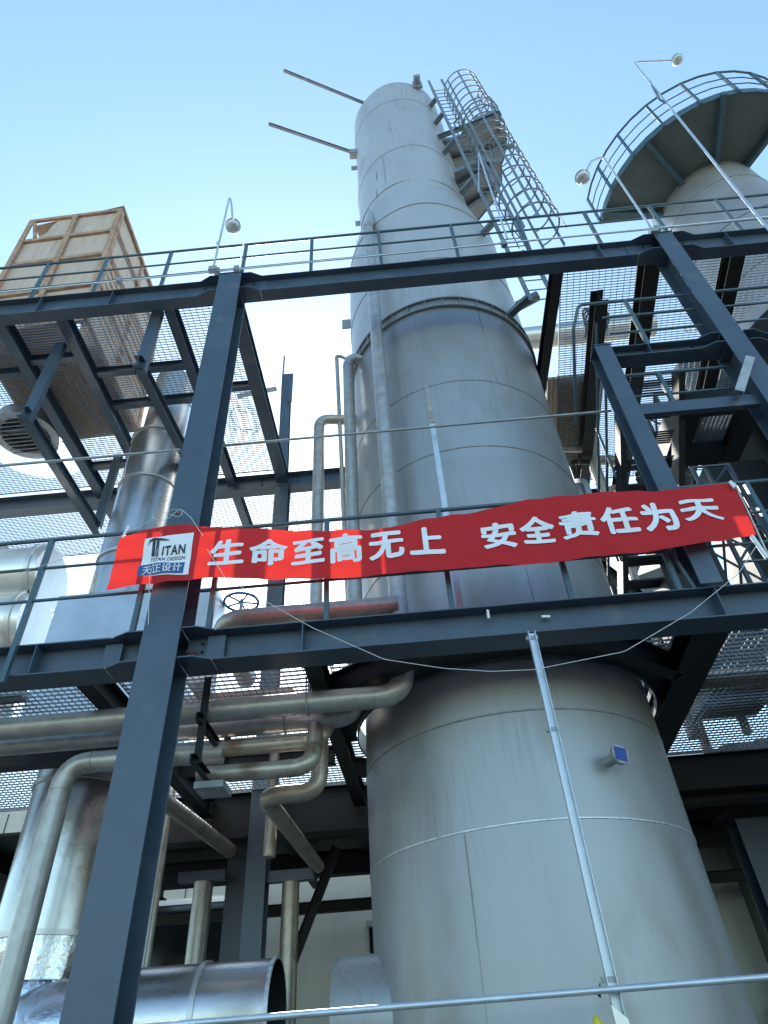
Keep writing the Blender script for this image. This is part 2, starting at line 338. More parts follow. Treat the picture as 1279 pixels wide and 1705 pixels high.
# body flange pair with bolts
fl = part([(TR, 11.0), (TR + .05, 11.0), (TR + .05, 11.03), (TR + .012, 11.03), (TR + .012, 11.22), (TR + .05, 11.22), (TR + .05, 11.25), (TR, 11.25)], 'body_flange', 'flange')
mb = MB()
for k in range(36):
    a = 2 * math.pi * k / 36; x, y = TX + (TR + .032) * math.cos(a), TY + (TR + .032) * math.sin(a)
    mb.tube([(x, y, 11.025), (x, y, 11.225)], .01, 6)
o = mb.build('flange_bolts', 'flange', fl)
def seam(z, r=TR, m_='weld', h=.012, p=.007): part([(r - .003, z - h), (r + p, z - h * .5), (r + p, z + h * .5), (r - .003, z + h)], 'weld_seam', m_, wob)
for z, m_ in ((1.55, 'weld_dark'), (3.22, 'weld'), (4.18, 'weld_dark'), (6.3, 'weld_dark'), (7.75, 'weld_dark'), (9.1, 'weld_dark'), (12.6, 'weld_dark')): seam(z, TR, m_)
seam(14.76, TR * .995, 'weld_dark', .02, .012); seam(16.7, 1.30, 'weld_dark', .02, .012); seam(18.6, 1.30, 'weld_dark', .012, .008); seam(21.9, 1.30, 'weld_dark')
def vseam(az, z0, z1, r=TR, m_='weld_dark'):
    x, y = TX + (r + .001) * math.sin(az), TY - (r + .001) * math.cos(az)
    MB().bar((x, y, z0), (x, y, z1), .007, .008, (0, 1, 0)).build('weld_seam', m_, tw, smooth=0)
vseam(-.62, 3.23, 4.17); vseam(-.45, 1.6, 3.2); vseam(.2, 4.2, 6.3); vseam(.75, 6.3, 7.75); vseam(-.3, 7.8, 9.1); vseam(.35, 9.1, 11); vseam(-.5, 16.8, 18.6, 1.30)
# collar round the tower at the lower floor
# capped nozzle with blue cover
pz = at(1008, 1272, Y=6.08); dirn = Vector((pz.x - TX, pz.y - TY, 0)).normalized(); p0 = Vector((TX, TY, pz.z)) + dirn * (TR - .02)
nz = thing('capped_nozzle', p0, 'small capped nozzle with blue cover on the lower tower shell', 'nozzle')
MB().tube([p0, p0 + dirn * .2], .045, 16).build('neck', 'pipe', nz)
MB().tube([p0 + dirn * .18, p0 + dirn * .22], .083, 24).build('flange', 'galv', nz)
MB().bar(p0 + dirn * .221, p0 + dirn * .228, .112, .112, (0, .3, 1)).build('cover', 'bluecap', nz, smooth=0)
# large blank nozzle at the left of tower foot, nozzle at the right of the mid shell
p = at(600, 1640, Y=6.9)
MB().lathe((TX, 7.25, 2.05), [(.0, TR + .33), (.46, TR + .33), (.50, TR + .27), (.50, TR - .6)], 48, ax=(-1, 0, 0)).build('side_nozzle', 'vessel', tw, smooth=40)
nzr = MB().lathe((TX, 7.7, 8.25), [(0, TR + .25), (.43, TR + .25), (.43, TR + .16), (.36, TR + .15), (.36, TR - .3)], 40, ax=(1, .1, 0)); nzr.build('manway', 'vessel', tw, smooth=40)
# lifting lugs on the left
for (px, py, w, h) in ((574, 540, .1, .28), (596, 372, .12, .2), (598, 403, .12, .2), (588, 280, .1, .2)):
    q = at(px, py, Y=TY - .1); MB().box(q.x - w / 2, TX - 1.2 if q.z > 17 else TX - 1.4, q.y - .02, q.y + .02, q.z - h / 2, q.z + h / 2).build('lug', 'galv', tw, smooth=0)
# two long bars sticking out to the left near the top
for i, (a, b_, lab) in enumerate((((472, 119), (612, 176), 'long bar sticking out left from tower top, upper of two'), ((447, 208), (588, 256), 'long bar sticking out left from the tower, lower of two'))):
    yb = 6.85 if i == 0 else 7.3
    q1 = at(*b_, Y=yb); q0 = at(*a, Z=q1.z)
    t = thing('outrigger_bar', q1, lab, 'bar', 'bars sticking out of the tower')
    MB().channel(q0, q1, .12, .06, .008).build('bar', 'galv', t, smooth=0)
    MB().box(q1.x - .1, q1.x + .12, q1.y - .1, q1.y + .1, q1.z - .13, q1.z + .1).build('clamp', 'galv', t, smooth=0, bevel=.01)
# lifting trunnion on top right, small bits on the shell
q = Vector((TX + .62, TY - 1.2, 23.2))
MB().box(q.x - .12, q.x + .14, q.y - .05, q.y + .02, q.z - .25, q.z + .22).tube([q + Vector((0, -.25, 0)), q + Vector((0, .05, 0))], .1, 16).build('lifting_trunnion', 'galv', tw)
for (px, py) in ((628, 300), (628, 330)):
    q = at(px, py, Y=6.25); MB().tube(rounded([q, q + Vector((0, -.12, 0)), q + Vector((0, -.12, .2)), q + Vector((0, .04, .2))], .05), .015, 8).build('lug', 'galv', tw)

# ================================================================== LADDER, CAGE, LANDINGS on the tower
def vec(*a): return Vector(a)
LT, LBm = vec(2.05, 6.45, 23.0), at(884, 500, Y=6.05)
ladd = thing('caged_ladder', LBm, 'galvanised ladder with round safety cage climbing the right side of tower', 'ladder')
off = vec(.38, .0, 0)
MB().bar(LT + vec(0, 0, .9), LBm, .07, .03, (0, 1, 0)).build('stringer', 'cage', ladd, smooth=0)
MB().bar(LT + off + vec(0, 0, .9), LBm + off, .07, .03, (0, 1, 0)).build('stringer', 'cage', ladd, smooth=0)
nr = 38
for k in range(nr):
    p = LT.lerp(LBm, k / (nr - 1)); MB().tube([p, p + off], .012, 6).build('rung', 'cage', ladd)
CC0, CC1 = vec(3.02, 6.62, 23.3), None
axis = (LBm - LT).normalized()
cz0, cz1 = 23.6, 12.3
def cagec(z): return vec(3.05, 6.8, 24).lerp(vec(2.93, 5.72, 12.6), (24 - z) / 11.4)
def cager(z): return .52 - .10 * (24 - z) / 11.4
cz0, cz1 = 24.0, 12.5; zz = cz0
while zz > cz1:
    c0 = cagec(zz); rc = cager(zz)
    MB().tube([c0 + vec(rc * math.cos(a), rc * math.sin(a), 0) for a in [R_(160 + 13.5 * j) for j in range(21)]], .017, 6).build('hoop', 'cage', ladd); zz -= .68
for a in (165, 215, 255, 295, 335, 20, 68):
    d = vec(math.cos(R_(a)), math.sin(R_(a)), 0)
    MB().bar(cagec(cz0) + d * .52, cagec(cz1) + d * .42, .05, .012, d).build('cage_strap', 'cage', ladd, smooth=0)
for k in range(12):
    z = 22.6 - k * .95; MB().tube([LT.lerp(LBm, (LT.z - z) / (LT.z - LBm.z)) + off, cagec(z) + vec(-cager(z), 0, 0)], .012, 6).build('cage_tie', 'cage', ladd)
# landings on brackets
def landing(z, a0, a1, r0, r1, label, cx=TX, cy=TY, toe=.15, n_=10, rail=0, grp='round platforms on the towers', nb=3):
    t = thing('tower_platform', (cx + r1 * math.cos((a0 + a1) / 2), cy + r1 * math.sin((a0 + a1) / 2), z), label, 'platform', grp)
    arc = lambda r, zz_: [vec(cx + r * math.cos(a0 + (a1 - a0) * k / n_), cy + r * math.sin(a0 + (a1 - a0) * k / n_), zz_) for k in range(n_ + 1)]
    MB().slab(arc(r0, z) + list(reversed(arc(r1, z))), .012).build('floor_plate', 'platedark', t, smooth=0)
    mb = MB(); A = arc(r1 + .004, z - .06)
    for p, q in zip(A, A[1:]): mb.bar(p + vec(0, 0, .06 + toe / 2), q + vec(0, 0, .06 + toe / 2), .012, toe + .1)
    mb.build('toe_board', 'rail', t, smooth=0)
    for k in range(nb):
        a = a0 + (a1 - a0) * (k + .15) / (nb - .7); d = vec(math.cos(a), math.sin(a), 0); c0 = vec(cx, cy, z)
        MB().bar(c0 + d * (r0 - .12) - vec(0, 0, .08), c0 + d * (r1 + .08) - vec(0, 0, .08), .09, .14).build('bracket', 'cage' if rail == 0 else 'rail', t, smooth=0)
        if rail == 0: pass
    if rail:
        for i, hh in enumerate((rail, rail * .66, rail * .36)):
            MB().tube(arc(r1 + .02, z + hh), .024 if i == 0 else .013, 8).build('top_rail' if i == 0 else 'mid_rail', 'rail', t)
        for k in range(0, n_ + 1, 2):
            p = arc(r1 + .02, z)[k]; MB().bar(p - vec(0, 0, .05), p + vec(0, 0, rail), .05, .05, (p.x - cx, p.y - cy, 0)).build('post', 'rail', t, smooth=0)
    return t, arc
def rest(z, poly, label, ends):
    t = thing('tower_platform', (poly[0][0], poly[0][1], z), label, 'platform', 'round platforms on the towers')
    P_ = [vec(x, y, z) for x, y in poly]
    MB().slab(P_, .012).build('floor_plate', 'flange', t, smooth=0)
    for p, q in zip(P_, P_[1:]): MB().bar(p + vec(0, 0, .05), q + vec(0, 0, .05), .012, .18).build('toe_board', 'cage', t, smooth=0)
    for (xa, ya, xb, yb) in ends: MB().channel(vec(xa, ya, z - .09), vec(xb, yb, z - .09), .15, .08, .01).build('bracket', 'cage', t, smooth=0)
    for k in range(1, len(P_) - 1, 2): MB().tube([P_[k], P_[k] + vec(0, 0, 1.1)], .02, 8).build('post', 'cage', t)
    MB().tube([p + vec(0, 0, 1.1) for p in P_[1:-1]], .022, 8).build('top_rail', 'cage', t); MB().tube([p + vec(0, 0, .6) for p in P_[1:-1]], .016, 8).build('mid_rail', 'cage', t)
    return t
rest(20.0, [(2.0, 6.7), (2.46, 6.68), (2.92, 6.27), (3.38, 6.14), (3.61, 6.39), (3.70, 6.79), (3.67, 7.25), (3.5, 7.7), (2.3, 7.55)], 'upper rest platform on tower behind the ladder cage', [(1.9, 6.62, 3.5, 6.2), (2.2, 7.2, 3.85, 7.0)])
rest(17.5, [(2.0, 6.5), (2.6, 6.3), (3.1, 6.35), (3.14, 6.8), (2.97, 7.25), (2.6, 7.7), (2.25, 7.5)], 'lower rest platform on tower behind the ladder', [(1.9, 6.9, 2.9, 6.4), (2.1, 7.45, 3.0, 6.95)])
for z in (22.2, 20.9, 18.9, 16.4, 14.2, 12.6, 11.3):
    s_ = (LT.z - z) / (LT.z - LBm.z); p = LT.lerp(LBm, s_)
    d = vec(p.x - TX, p.y - TY, 0).normalized(); rr = 1.30 if z > 16.7 else TR if z < 14.7 else 1.45
    MB().bar(vec(TX, TY, z) + d * (rr - .03), p, .12, .08).build('stand_off', 'cage', ladd, smooth=0)
# lower end bracket frame
q0 = at(862, 510, Y=6.3)
MB().tube([q0, q0 + vec(.35, -.1, .1)], .09, 14).build('stand_off', 'cage', ladd)

# ================================================================== SECOND TOWER with curved platform
DX, DY, DZ = 7.55, 7.28, 16.0
t2 = thing('scrubber_tower', (DX, DY, 0), 'second grey tower at right, under the curved platform', 'tower')
M['vessel2'] = mat('dull_stainless', (.35, .355, .37), .5, .35, .08, 1.2, .05)
MB().lathe((DX, DY, 0), [(1.38, 10.9), (1.38, 13.4), (1.12, 15.2), (1.06, 16.6)], 72).build('upper_shell', 'vessel2', t2, smooth=50)
MB().lathe((DX, DY, 0), [(1.45, 0), (1.45, 10.9), (1.38, 10.91)], 72).build('painted_skirt', 'dark', t2, smooth=50)
for z, r in ((13.4, 1.385), (15.2, 1.125), (12.0, 1.385)): MB().lathe((DX, DY, 0), [(r - .01, z - .015), (r + .012, z), (r - .01, z + .015)], 72).build('weld_seam', 'weld_dark', t2)
a0, a1 = math.atan2(7.27 - DY, 5.14 - DX), math.atan2(4.93 - DY, 8.3 - DX)
if a0 > 0: a0 -= 2 * math.pi
landing(DZ, a0, a1 + .25, 1.08, 2.39, 'large curved platform round the second tower in upper right corner', DX, DY, .1, 14, 1.16, nb=4)

# ================================================================== FLOORS (gratings) and their frames
G_GR = 'grating panels of the floors'
def grating(x0, x1, y0, y1, z, label, hole=None, pitch=.048, cross=.1, skew=0., mt='grate'):
    t = thing('grating_panel', ((x0 + x1) / 2, (y0 + y1) / 2, z), label, 'grating', G_GR)
    def spans(fixed, lo, hi, axis):
        if not hole: return [(lo, hi)]
        hx, hy, hr = hole; c, m_ = (hy, hx) if axis == 'x' else (hx, hy)
        d = abs(fixed - c)
        if d >= hr: return [(lo, hi)]
        w = math.sqrt(hr * hr - d * d); out = []
        if m_ - w > lo: out.append((lo, min(hi, m_ - w)))
        if m_ + w < hi: out.append((max(lo, m_ + w), hi))
        return [s_ for s_ in out if s_[1] - s_[0] > .02]
    sk = lambda y: skew * (y - 5.3)
    mb = MB(); y = y0 + .02
    while y < y1:
        for a, b_ in spans(y, x0, x1, 'x'): mb.bar((a + sk(y), y, z), (b_ + sk(y), y, z), .005, .022)
        y += pitch
    mb.build('bearing_bars', mt, t, smooth=0)
    mb = MB(); x = x0 + .02
    while x < x1:
        for a, b_ in spans(x, y0, y1, 'y'): mb.bar((x + sk(a), a, z + .008), (x + sk(b_), b_, z + .008), .007, .008)
        x += cross
    mb.build('cross_rods', mt, t, smooth=0)
    mb = MB()
    for (p, q) in (((x0 + sk(y0), y0, z), (x1 + sk(y0), y0, z)), ((x0 + sk(y1), y1, z), (x1 + sk(y1), y1, z)), ((x0 + sk(y0), y0, z), (x0 + sk(y1), y1, z)), ((x1 + sk(y0), y0, z), (x1 + sk(y1), y1, z))):
        mb.bar(p, q, .006, .034)
    mb.build('banding', mt, t, smooth=0)
    if hole and x0 < hole[0] < x1:
        hx, hy, hr = hole
    return t
ZUG = 11.0
hole_l = tuple(at(58, 738, Z=ZUG)[:2]) + (.93,)
XU = [-9.3, -5.82, -4.85, -3.2, -2.2]
nm = ['far left', 'second from the left', 'under the wooden crate', 'beside the long column']
for i in range(4):
    grating(XU[i] + .01, XU[i + 1] - .01, 5.28, 9.2, ZUG, 'upper floor grating %s, front row' % nm[i], hole=hole_l if i == 0 else (-4.0, 7.75, .56) if i == 2 else None)
    grating(XU[i] + .01, XU[i + 1] - .01, 9.55, 11.3, ZUG, 'upper floor grating %s, back row' % nm[i])
grating(-2.19, .2, 9.55, 11.3, ZUG, 'upper floor grating behind the standpipes left of tower')
grating(2.83, 4.03, 5.28, 10.3, ZUG, 'upper floor grating seen right of tower under the beam', skew=.11)
grating(4.2, 5.35, 5.28, 10.3, ZUG, 'upper floor grating just right of right column', skew=.13)
grating(5.5, 7.2, 5.28, 10.3, ZUG, 'upper floor grating at the right picture edge', skew=.13, hole=(DX - .3, DY, 1.5))
fr = thing('floor_frame', (-5, 5.3, 10.7), 'steel joist frame under the upper left floor', 'frame', 'floor frames')
def joist(fr, p, q, h=.24, w=.15, nm_='joist', m_='paint'): MB().ibeam(p, q, h, w, .012, .01).build(nm_, m_, fr, smooth=0)
zj = ZUG - .15
for x, w in ((-5.82, .17), (-4.87, .15), (-3.2, .15), (-2.2, .22)): joist(fr, (x, 5.25, zj), (x, 9.3, zj), .25, w)
for x in (-5.82, -3.2): joist(fr, (x, 9.55, zj), (x, 11.3, zj), .25, .15)
for (xa, xb, y) in ((-5.73, -4.95, 6.1), (-4.79, -3.28, 6.45), (-9, -5.91, 6.3), (-9, -5.91, 7.45), (-5.73, -4.95, 8.55), (-4.79, -3.28, 7.15), (-3.12, -2.31, 7.0)):
    joist(fr, (xa, y, zj + .03), (xb, y, zj + .03), .16, .10, 'cross_joist')
c = thing('steel_beam', (-5, 9.37, 10.6), 'rear upper beam spanning from left edge to the standpipes', 'beam', G_BEAM)
MB().ibeam((-9.5, 9.37, 10.78), (.1, 9.37, 10.78), .36, .24, .014, .01).build('profile', 'paint', c, smooth=0)
mb = MB()
for xb in (-2.62, -1.9):
    for k in range(3): mb.tube([(xb, 9.36, 10.68 + .1 * k), (xb, 9.33, 10.68 + .1 * k)], .015, 6)
mb.build('bolt_row', 'dark', c)
fr2 = thing('floor_frame', (4, 5.3, 10.7), 'dark joists under the upper right floor', 'frame', 'floor frames')
joist(fr2, (2.75, 5.25, zj), (2.72, 10.6, zj), .25, .15, m_='dark')
joist(fr2, (4.15, 5.25, zj), (4.72, 10.6, zj), .3, .24, m_='dark')
joist(fr2, (3.45, 5.8, zj - .1), (3.9, 10.6, zj - .1), .3, .2, m_='dark')
joist(fr2, (5.42, 5.25, zj), (6.1, 10.6, zj), .3, .22, m_='dark')
joist(fr2, (2.6, 10.7, zj), (7.5, 10.7, zj), .3, .2)
# rear column
column(-2.2, 9.37, 0, 10.6, .26, .26, 'rear steel column seen above the handwheel, left of the standpipes')
c = thing('post_stub', (-2.25, 9.37, 11.0), 'steel post with side plates rising above the upper floor against the sky', 'post')
MB().ibeam((-2.22, 9.37, 11.0), (-2.27, 9.37, 14.2), .2, .2, .012, .01, (0, 1, 0)).build('shaft', 'paint', c, smooth=0)
MB().box(-2.36, -2.33, 9.25, 9.3, 13.6, 14.9).build('side_plate', 'paint', c, smooth=0)
MB().box(-2.17, -2.09, 9.2, 9.24, 13.1, 14.1).build('side_plate', 'paint', c, smooth=0)
MB().bar((-3.4, 9.4, 13.7), (-2.5, 9.4, 13.85), .08, .08).build('arm', 'galv', c, smooth=0)

# hangers and hung beams below the upper left floor
def hung(x, ya, yb, za, zb_, label, ztop=10.78, twof=True):
    t = thing('hanging_frame', (x, ya, za), label, 'frame', 'frames hung under the upper floor')
    MB().channel((x, ya, za - .09), (x, ya, ztop), .16, .09, .01, (1, 0, 0)).build('hanger', 'paint', t, smooth=0)
    MB().ibeam((x, ya - .1, za), (x, yb + .1, zb_), .18, .12, .01, .009).build('runner', 'paint', t, smooth=0)
    if twof: MB().channel((x, yb, zb_), (x, yb, ztop), .14, .08, .01, (1, 0, 0)).build('hanger', 'paint', t, smooth=0)
hung(-5.08, 5.75, 8.2, 9.0, 9.0, 'U-shaped hanging frame under the upper floor at left')
hung(-3.38, 5.34, 7.7, 9.35, 9.7, 'hanging frame just left of the long column', twof=False)
MB().ibeam((-8, 8.8, 9.7), (-3.1, 8.8, 9.7), .2, .15, .012, .01)

# lower floor
ZLG = 4.82
H = (TX, TY, 1.76)
XL = [-8.0, -3.02, -.9]
grating(-7.9, -3.12, 5.38, 9.3, ZLG, 'lower floor grating at left edge under the front beam', pitch=.085, cross=.07)
grating(-2.92, -1.0, 5.38, 9.3, ZLG, 'lower floor grating behind the long column', pitch=.085, cross=.07)
grating(-.8, 2.62, 5.38, 9.4, ZLG, 'lower floor grating with round opening for the tower', hole=H, pitch=.085, cross=.07)
grating(2.98, 7.5, 5.38, 9.2, ZLG, 'lower floor grating right of the tower', pitch=.085, cross=.07)
fr = thing('floor_frame', (0, 5.4, 4.5), 'steel joist frame under the lower floor', 'frame', 'floor frames')
zj2 = ZLG - .145
joist(fr, (-3.02, 5.35, zj2), (-2.98, 9.5, zj2), .23, .16, m_='dark'); joist(fr, (-.9, 5.35, zj2), (-.86, 9.5, zj2), .23, .16, m_='dark')
joist(fr, (2.74, 5.35, zj2), (2.98, 9.3, zj2), .24, .33, m_='dark')
joist(fr, (1.55, 5.36, zj2), (2.66, 6.3, zj2), .24, .14, 'brace', 'dark'); joist(fr, (.35, 5.36, zj2), (-.82, 6.15, zj2), .24, .14, 'brace', 'dark')
joist(fr, (-.86, 8.3, zj2), (-.5, 8.45, zj2), .2, .14, 'brace', 'dark'); joist(fr, (-4.9, 9.55, zj2 - .12), (7.5, 9.55, zj2 - .12), .6, .3, 'rear_beam', 'dark')
joist(fr, (-8, 7.2, zj2), (-3.1, 7.2, zj2), .26, .16, 'cross_joist', 'dark')
joist(fr, (-2.9, 7.9, zj2), (-1, 7.9, zj2), .2, .12, 'cross_joist', 'dark')
joist(fr, (2.98, 9.3, zj2 - .1), (7.5, 9.3, zj2 - .1), .45, .2, 'cross_joist', 'dark')
cl = thing('opening_collar', (TX, TY, 4.64), 'grey steel collar round the tower where it passes the lower floor', 'collar')
MB().lathe((TX, TY, 0), [(1.70, 4.645), (1.70, 4.90), (1.715, 4.90), (1.715, 4.645), (1.70, 4.645)], 96).build('ring', 'platedark', cl, smooth=40)
MB().lathe((TX, TY, 0), [(1.72, 4.68), (1.95, 4.68), (1.95, 4.69), (1.72, 4.69), (1.72, 4.68)], 96, R_(180), R_(360)).build('support_plate', 'dark', cl, smooth=40)
# solid rear floor and what stands behind
c = thing('floor_deck', (0, 11, 4.6), 'dark solid deck behind the tower, under the rear beam', 'deck')
MB().box(-8.5, 9, 9.75, 13.2, 4.62, 4.66).build('plate', 'dark', c, smooth=0)
for x in (-6.5, -4.8, -2.0, -.9, .7, 2.9, 4.4): MB().ibeam((x, 9.75, 4.49), (x, 13.2, 4.49), .24, .16, .012, .01).build('joist', 'dark', c, smooth=0)
MB().ibeam((-8.5, 11.3, 4.3), (9, 11.3, 4.3), .34, .2, .012, .01).build('cross_joist', 'dark', c, smooth=0)
for x, lab in ((-2.62, 'dark rear ground column left of the standpipes, below the deck'), (4.6, 'rear ground column right of the tower foot')):
    column(x, 10.4, 0, 4.2, .45, .35, lab)
# rear building
bl = thing('building', (0, 14.5, 0), 'pale panelled building behind the rack, seen at the bottom', 'building')
MB().box(-14, 4.9, 14.4, 20, 0, 6.6).build('wall', 'wall', bl, smooth=0)
for i in range(9): MB().box(-13 + i * 2.05, -12.985 + i * 2.05, 14.385, 14.398, 0, 6.5).build('panel_joint', 'dark', bl, smooth=0)
for (x0, x1, z0, z1) in ((-6.2, -3.9, 2.6, 4.5), (-9.5, -7.4, 2.6, 4.5), (-1.2, 1.0, 2.0, 3.9)):
    w = MB().box(x0, x1, 14.36, 14.395, z0, z1).build('window', 'window', bl, smooth=0)
    MB().bar((x0 - .05, 14.35, z1 + .06), (x1 + .05, 14.35, z1 + .06), .09, .1).build('lintel', 'clad2', w, smooth=0)
bl = thing('building', (9, 13, 0), 'dark green shed wall behind the tower foot at right', 'building')
MB().box(5.2, 14, 12.6, 20, 0, 5.2).build('wall', 'green', bl, smooth=0)
MB().box(4.6, 5.19, 12.9, 13.2, 0, 5.4).build('door_frame', 'wall', bl, smooth=0)
MB().box(4.9, 9.0, 12.45, 12.58, 2.0, 2.25).build('ledge', 'white', bl, smooth=0)
for z, y, lab in ((4.38, 11.9, 'dark pipe crossing in front of the rear building'),):
    MB().ibeam((-6, y, z - .55), (9, y, z - .55), .16, .12, .01, .01).build('steel_beam', 'dark', None, lab.replace('pipe', 'beam'), 'beam', G_BEAM)
t = thing('diagonal_brace', (-1.6, 10.3, 2.9), 'dark diagonal brace beside the rear ground column', 'brace')
MB().ibeam((-2.05, 10.4, 2.6), (-1.3, 10.4, 4.3), .12, .12, .01, .01).build('bar', 'dark', t, smooth=0)

# ================================================================== PIPES
G_P = 'stainless process pipes'
def pipe(pts, r, label, bend=None, m_='pipe', flanges=(), welds=True, cat='pipe'):
    pts = [Vector(p) for p in pts]; bend = bend or r * 2.6
    t = thing('process_pipe', min(pts, key=lambda p: p.z), label, cat, G_P)
    MB().tube(rounded(pts, bend), r, 20).build('tube', m_, t, smooth=50)
    if welds:
        for i in range(1, len(pts) - 1):
            for o_ in (pts[i - 1], pts[i + 1]):
                d = (o_ - pts[i]); L = d.length; d.normalize(); a = (pts[i - 1] - pts[i]).angle(pts[i + 1] - pts[i]); tt = min(bend / math.tan(a / 2), L * .48)
                p = pts[i] + d * (tt + .01)
                MB().tube([p, p + d * .012], r + .005, 20).build('weld_seam', 'pipe_warm', t)
    for (p, d) in flanges:
        p, d = Vector(p), Vector(d).normalized()
        f_ = MB().tube([p, p + d * .03], r * 1.75, 24).build('flange', 'galv', t)
        f_ = MB().tube([p + d * .04, p + d * .07], r * 1.75, 24).build('flange', 'galv', t)
        mb = MB(); e = d.orthogonal().normalized(); g = d.cross(e)
        for k in range(8):
            q = p + (e * math.cos(k * .785) + g * math.sin(k * .785)) * r * 1.45; mb.tube([q - d * .03, q + d * .1], .016, 6)
        mb.build('bolt', 'dark', t)
    return t
y1 = 6.0
# P1: front run with riser up the tower
xr = -.07
pipe([(-9, 5.85, 4.37), (xr, 5.85, 4.40), (xr, 5.95, 5.5)], .105, 'front lower pipe, topmost run, ending in an elbow at the tower')
pipe([(xr, 5.95, 5.5), (xr, y1, 14.15), at(620, 352, Y=6.9), (xr + .5, 7.2, at(620, 352, Y=6.9).z - .1)], .098, 'tall standpipe hugging the left side of the tower', m_='pipe')
pipe([(xr, 5.9, 5.42), (-1.98, 5.9, 5.42), (-1.98, 7.2, 5.42)], .115, 'thick reddish lit pipe just above the lower beam', m_='pipe_warm')
# P2 with second riser ending in flanged elbow on tower
zf = at(590, 590, Y=6.7).z
pipe([(-9, 6.3, 4.41), (-.60, 6.3, 4.42), (-.60, 6.72, 5.6), (-.60, 6.75, zf), (-.12, 6.78, zf - .12)], .092, 'second standpipe with flanged elbow into the tower', bend=.22, flanges=[((-.28, 6.77, zf - .08), (1, .06, -.25))])
pipe([(-.72, 7.4, 4.9), (-.85, 7.2, at(562, 592, Y=7.2).z), (-.7, 7.3, at(562, 592, Y=7.2).z + .02)], .035, 'thin tube standing beside the second standpipe', bend=.08)
zq = at(540, 697, Y=7.2).z
pipe([(-1.15, 7.2, 4.9), (-1.15, 7.2, zq), (-.55, 7.3, zq), (-.2, 7.4, zq)], .088, 'shorter standpipe bending right behind the thin tube', bend=.2)
MB().box(-1.35, -.95, 7.0, 7.4, 5.6, 5.75).lathe((-1.15, 7.2, 0), [(.13, 5.75), (.1, 6.3)], 20).build('pipe_support', 'galv', None, 'pipe shoe under the shorter standpipe behind handwheel', 'support')
# the lower fans of runs
def P(px, py, Y): return at(px, py, Y=Y)
a, b_ = P(310, 1252, 6.3), P(525, 1236, 6.3); b_.z = a.z
pipe([a, b_ + vec(.1, 0, 0), b_ + vec(.1, .2, .7)], .078, 'third lower run with elbow turning up, under the second', m_='pipe_warm')
a, b_ = P(330, 1292, 6.15), P(520, 1274, 6.15); b_.z = a.z
pipe([a, b_, b_ + vec(.02, .3, .95)], .08, 'fourth lower run with elbow turning up, bright underside', m_='pipe_warm', bend=.2)
b2 = P(532, 1318, 6.6); c2 = vec(b2.x - .55, b2.y, b2.z); d2 = P(490, 1462, 9.2); d2.x = c2.x + .3; d2.z = c2.z - .15
pipe([b2 + vec(0, 0, .9), b2, c2, vec(c2.x + .12, 9.4, c2.z)], .085, 'S-shaped pipe turning back under the floor', m_='pipe_warm', bend=.19)
q = P(456, 1290, 7.9); pipe([q + vec(0, 0, .6), q + vec(0, 0, -.9)], .07, 'short vertical pipe behind the S-shaped pipe', m_='pipe_warm')
q = P(250, 1330, 7.4); pipe([vec(-2.9, 6.4, 4.1), vec(-2.6, 9.4, 4.1)], .09, 'pipe running back beside the long column, under the floor', m_='pipe_warm')
# front left standpipe with elbow going right
pipe([vec(-3.40, 6.2, 0), vec(-3.40, 6.2, 4.14), vec(-2.35, 6.25, 4.16), vec(-1.9, 6.3, 4.16)], .10, 'standpipe at lower left corner with elbow passing behind the column', bend=.24)
for px, y, r, lab in ((325, 10.0, .13, 'vertical pipe left of the rear ground column'), (480, 9.4, .11, 'vertical pipe lit yellowish right of the rear ground column')):
    q = P(px, 1600, y); q2 = P(px + (12 if px < 400 else 0), 1470, y); pipe([vec(q.x, y, 0), vec(q.x, y, q2.z)], r, lab, m_='pipe' if px < 400 else 'pipe_warm')
    MB().box(q.x - .35, q.x + .3, y - .06, y + .06, q2.z + .01, q2.z + .14).build('pipe_support', 'paint', None, 'crossbar on top of the ' + lab, 'support')
q = P(250, 1560, 9); pipe([vec(q.x, 9, 2.6), vec(q.x, 9, 5)], .045, 'thin upright tube between column and horizontal duct')

# handwheel
hw = P(402, 1003, 6.5)
t = thing('valve_handwheel', hw - vec(0, 0, .3), 'blue valve handwheel standing above the lower beam', 'handwheel')
pts = [hw + vec(.2 * math.cos(a_ * math.pi / 12), .2 * math.sin(a_ * math.pi / 12), 0) for a_ in range(25)]
MB().tube(pts, .016, 8, False).build('rim', 'blue', t)
mb = MB()
for k in range(5): a_ = k * 1.2566 + .3; mb.tube([hw, hw + vec(.2 * math.cos(a_), .2 * math.sin(a_), 0)], .011, 8)
mb.build('spoke', 'blue', t); MB().tube([hw - vec(0, 0, .3), hw + vec(0, 0, .04)], .02, 10).build('stem', 'galv', t)

# ================================================================== DUCTS
def duct(name, pts, r, label, m_='clad', rings=(), open_end=False, grp=None, bend=None):
    t = thing(name, pts[0], label, 'duct', grp)
    MB().tube(rounded(pts, bend or r * 1.5, 10), r, 48, not open_end).build('shell', m_, t, smooth=40)
    for p, d in rings:
        p, d = Vector(p), Vector(d).normalized(); MB().tube([p, p + d * .05], r + .022, 48).build('joint_band', 'clad2', t, smooth=40)
    return t
G_D = 'round clad ducts'
duct('round_duct', [vec(-4.0, 7.65, 5.1), vec(-4.0, 7.65, 10.25)], .47, 'polished round duct rising behind the long column', rings=[((-4, 7.65, z), (0, 0, 1)) for z in (6.3, 7.6, 9.1, 10.22)], grp=G_D)
duct('round_duct', [vec(-4.0, 7.65, 10.27), vec(-4.0, 7.65, 12.0)], .36, 'narrower duct stub above the polished duct, through the floor', 'clad2', grp=G_D)
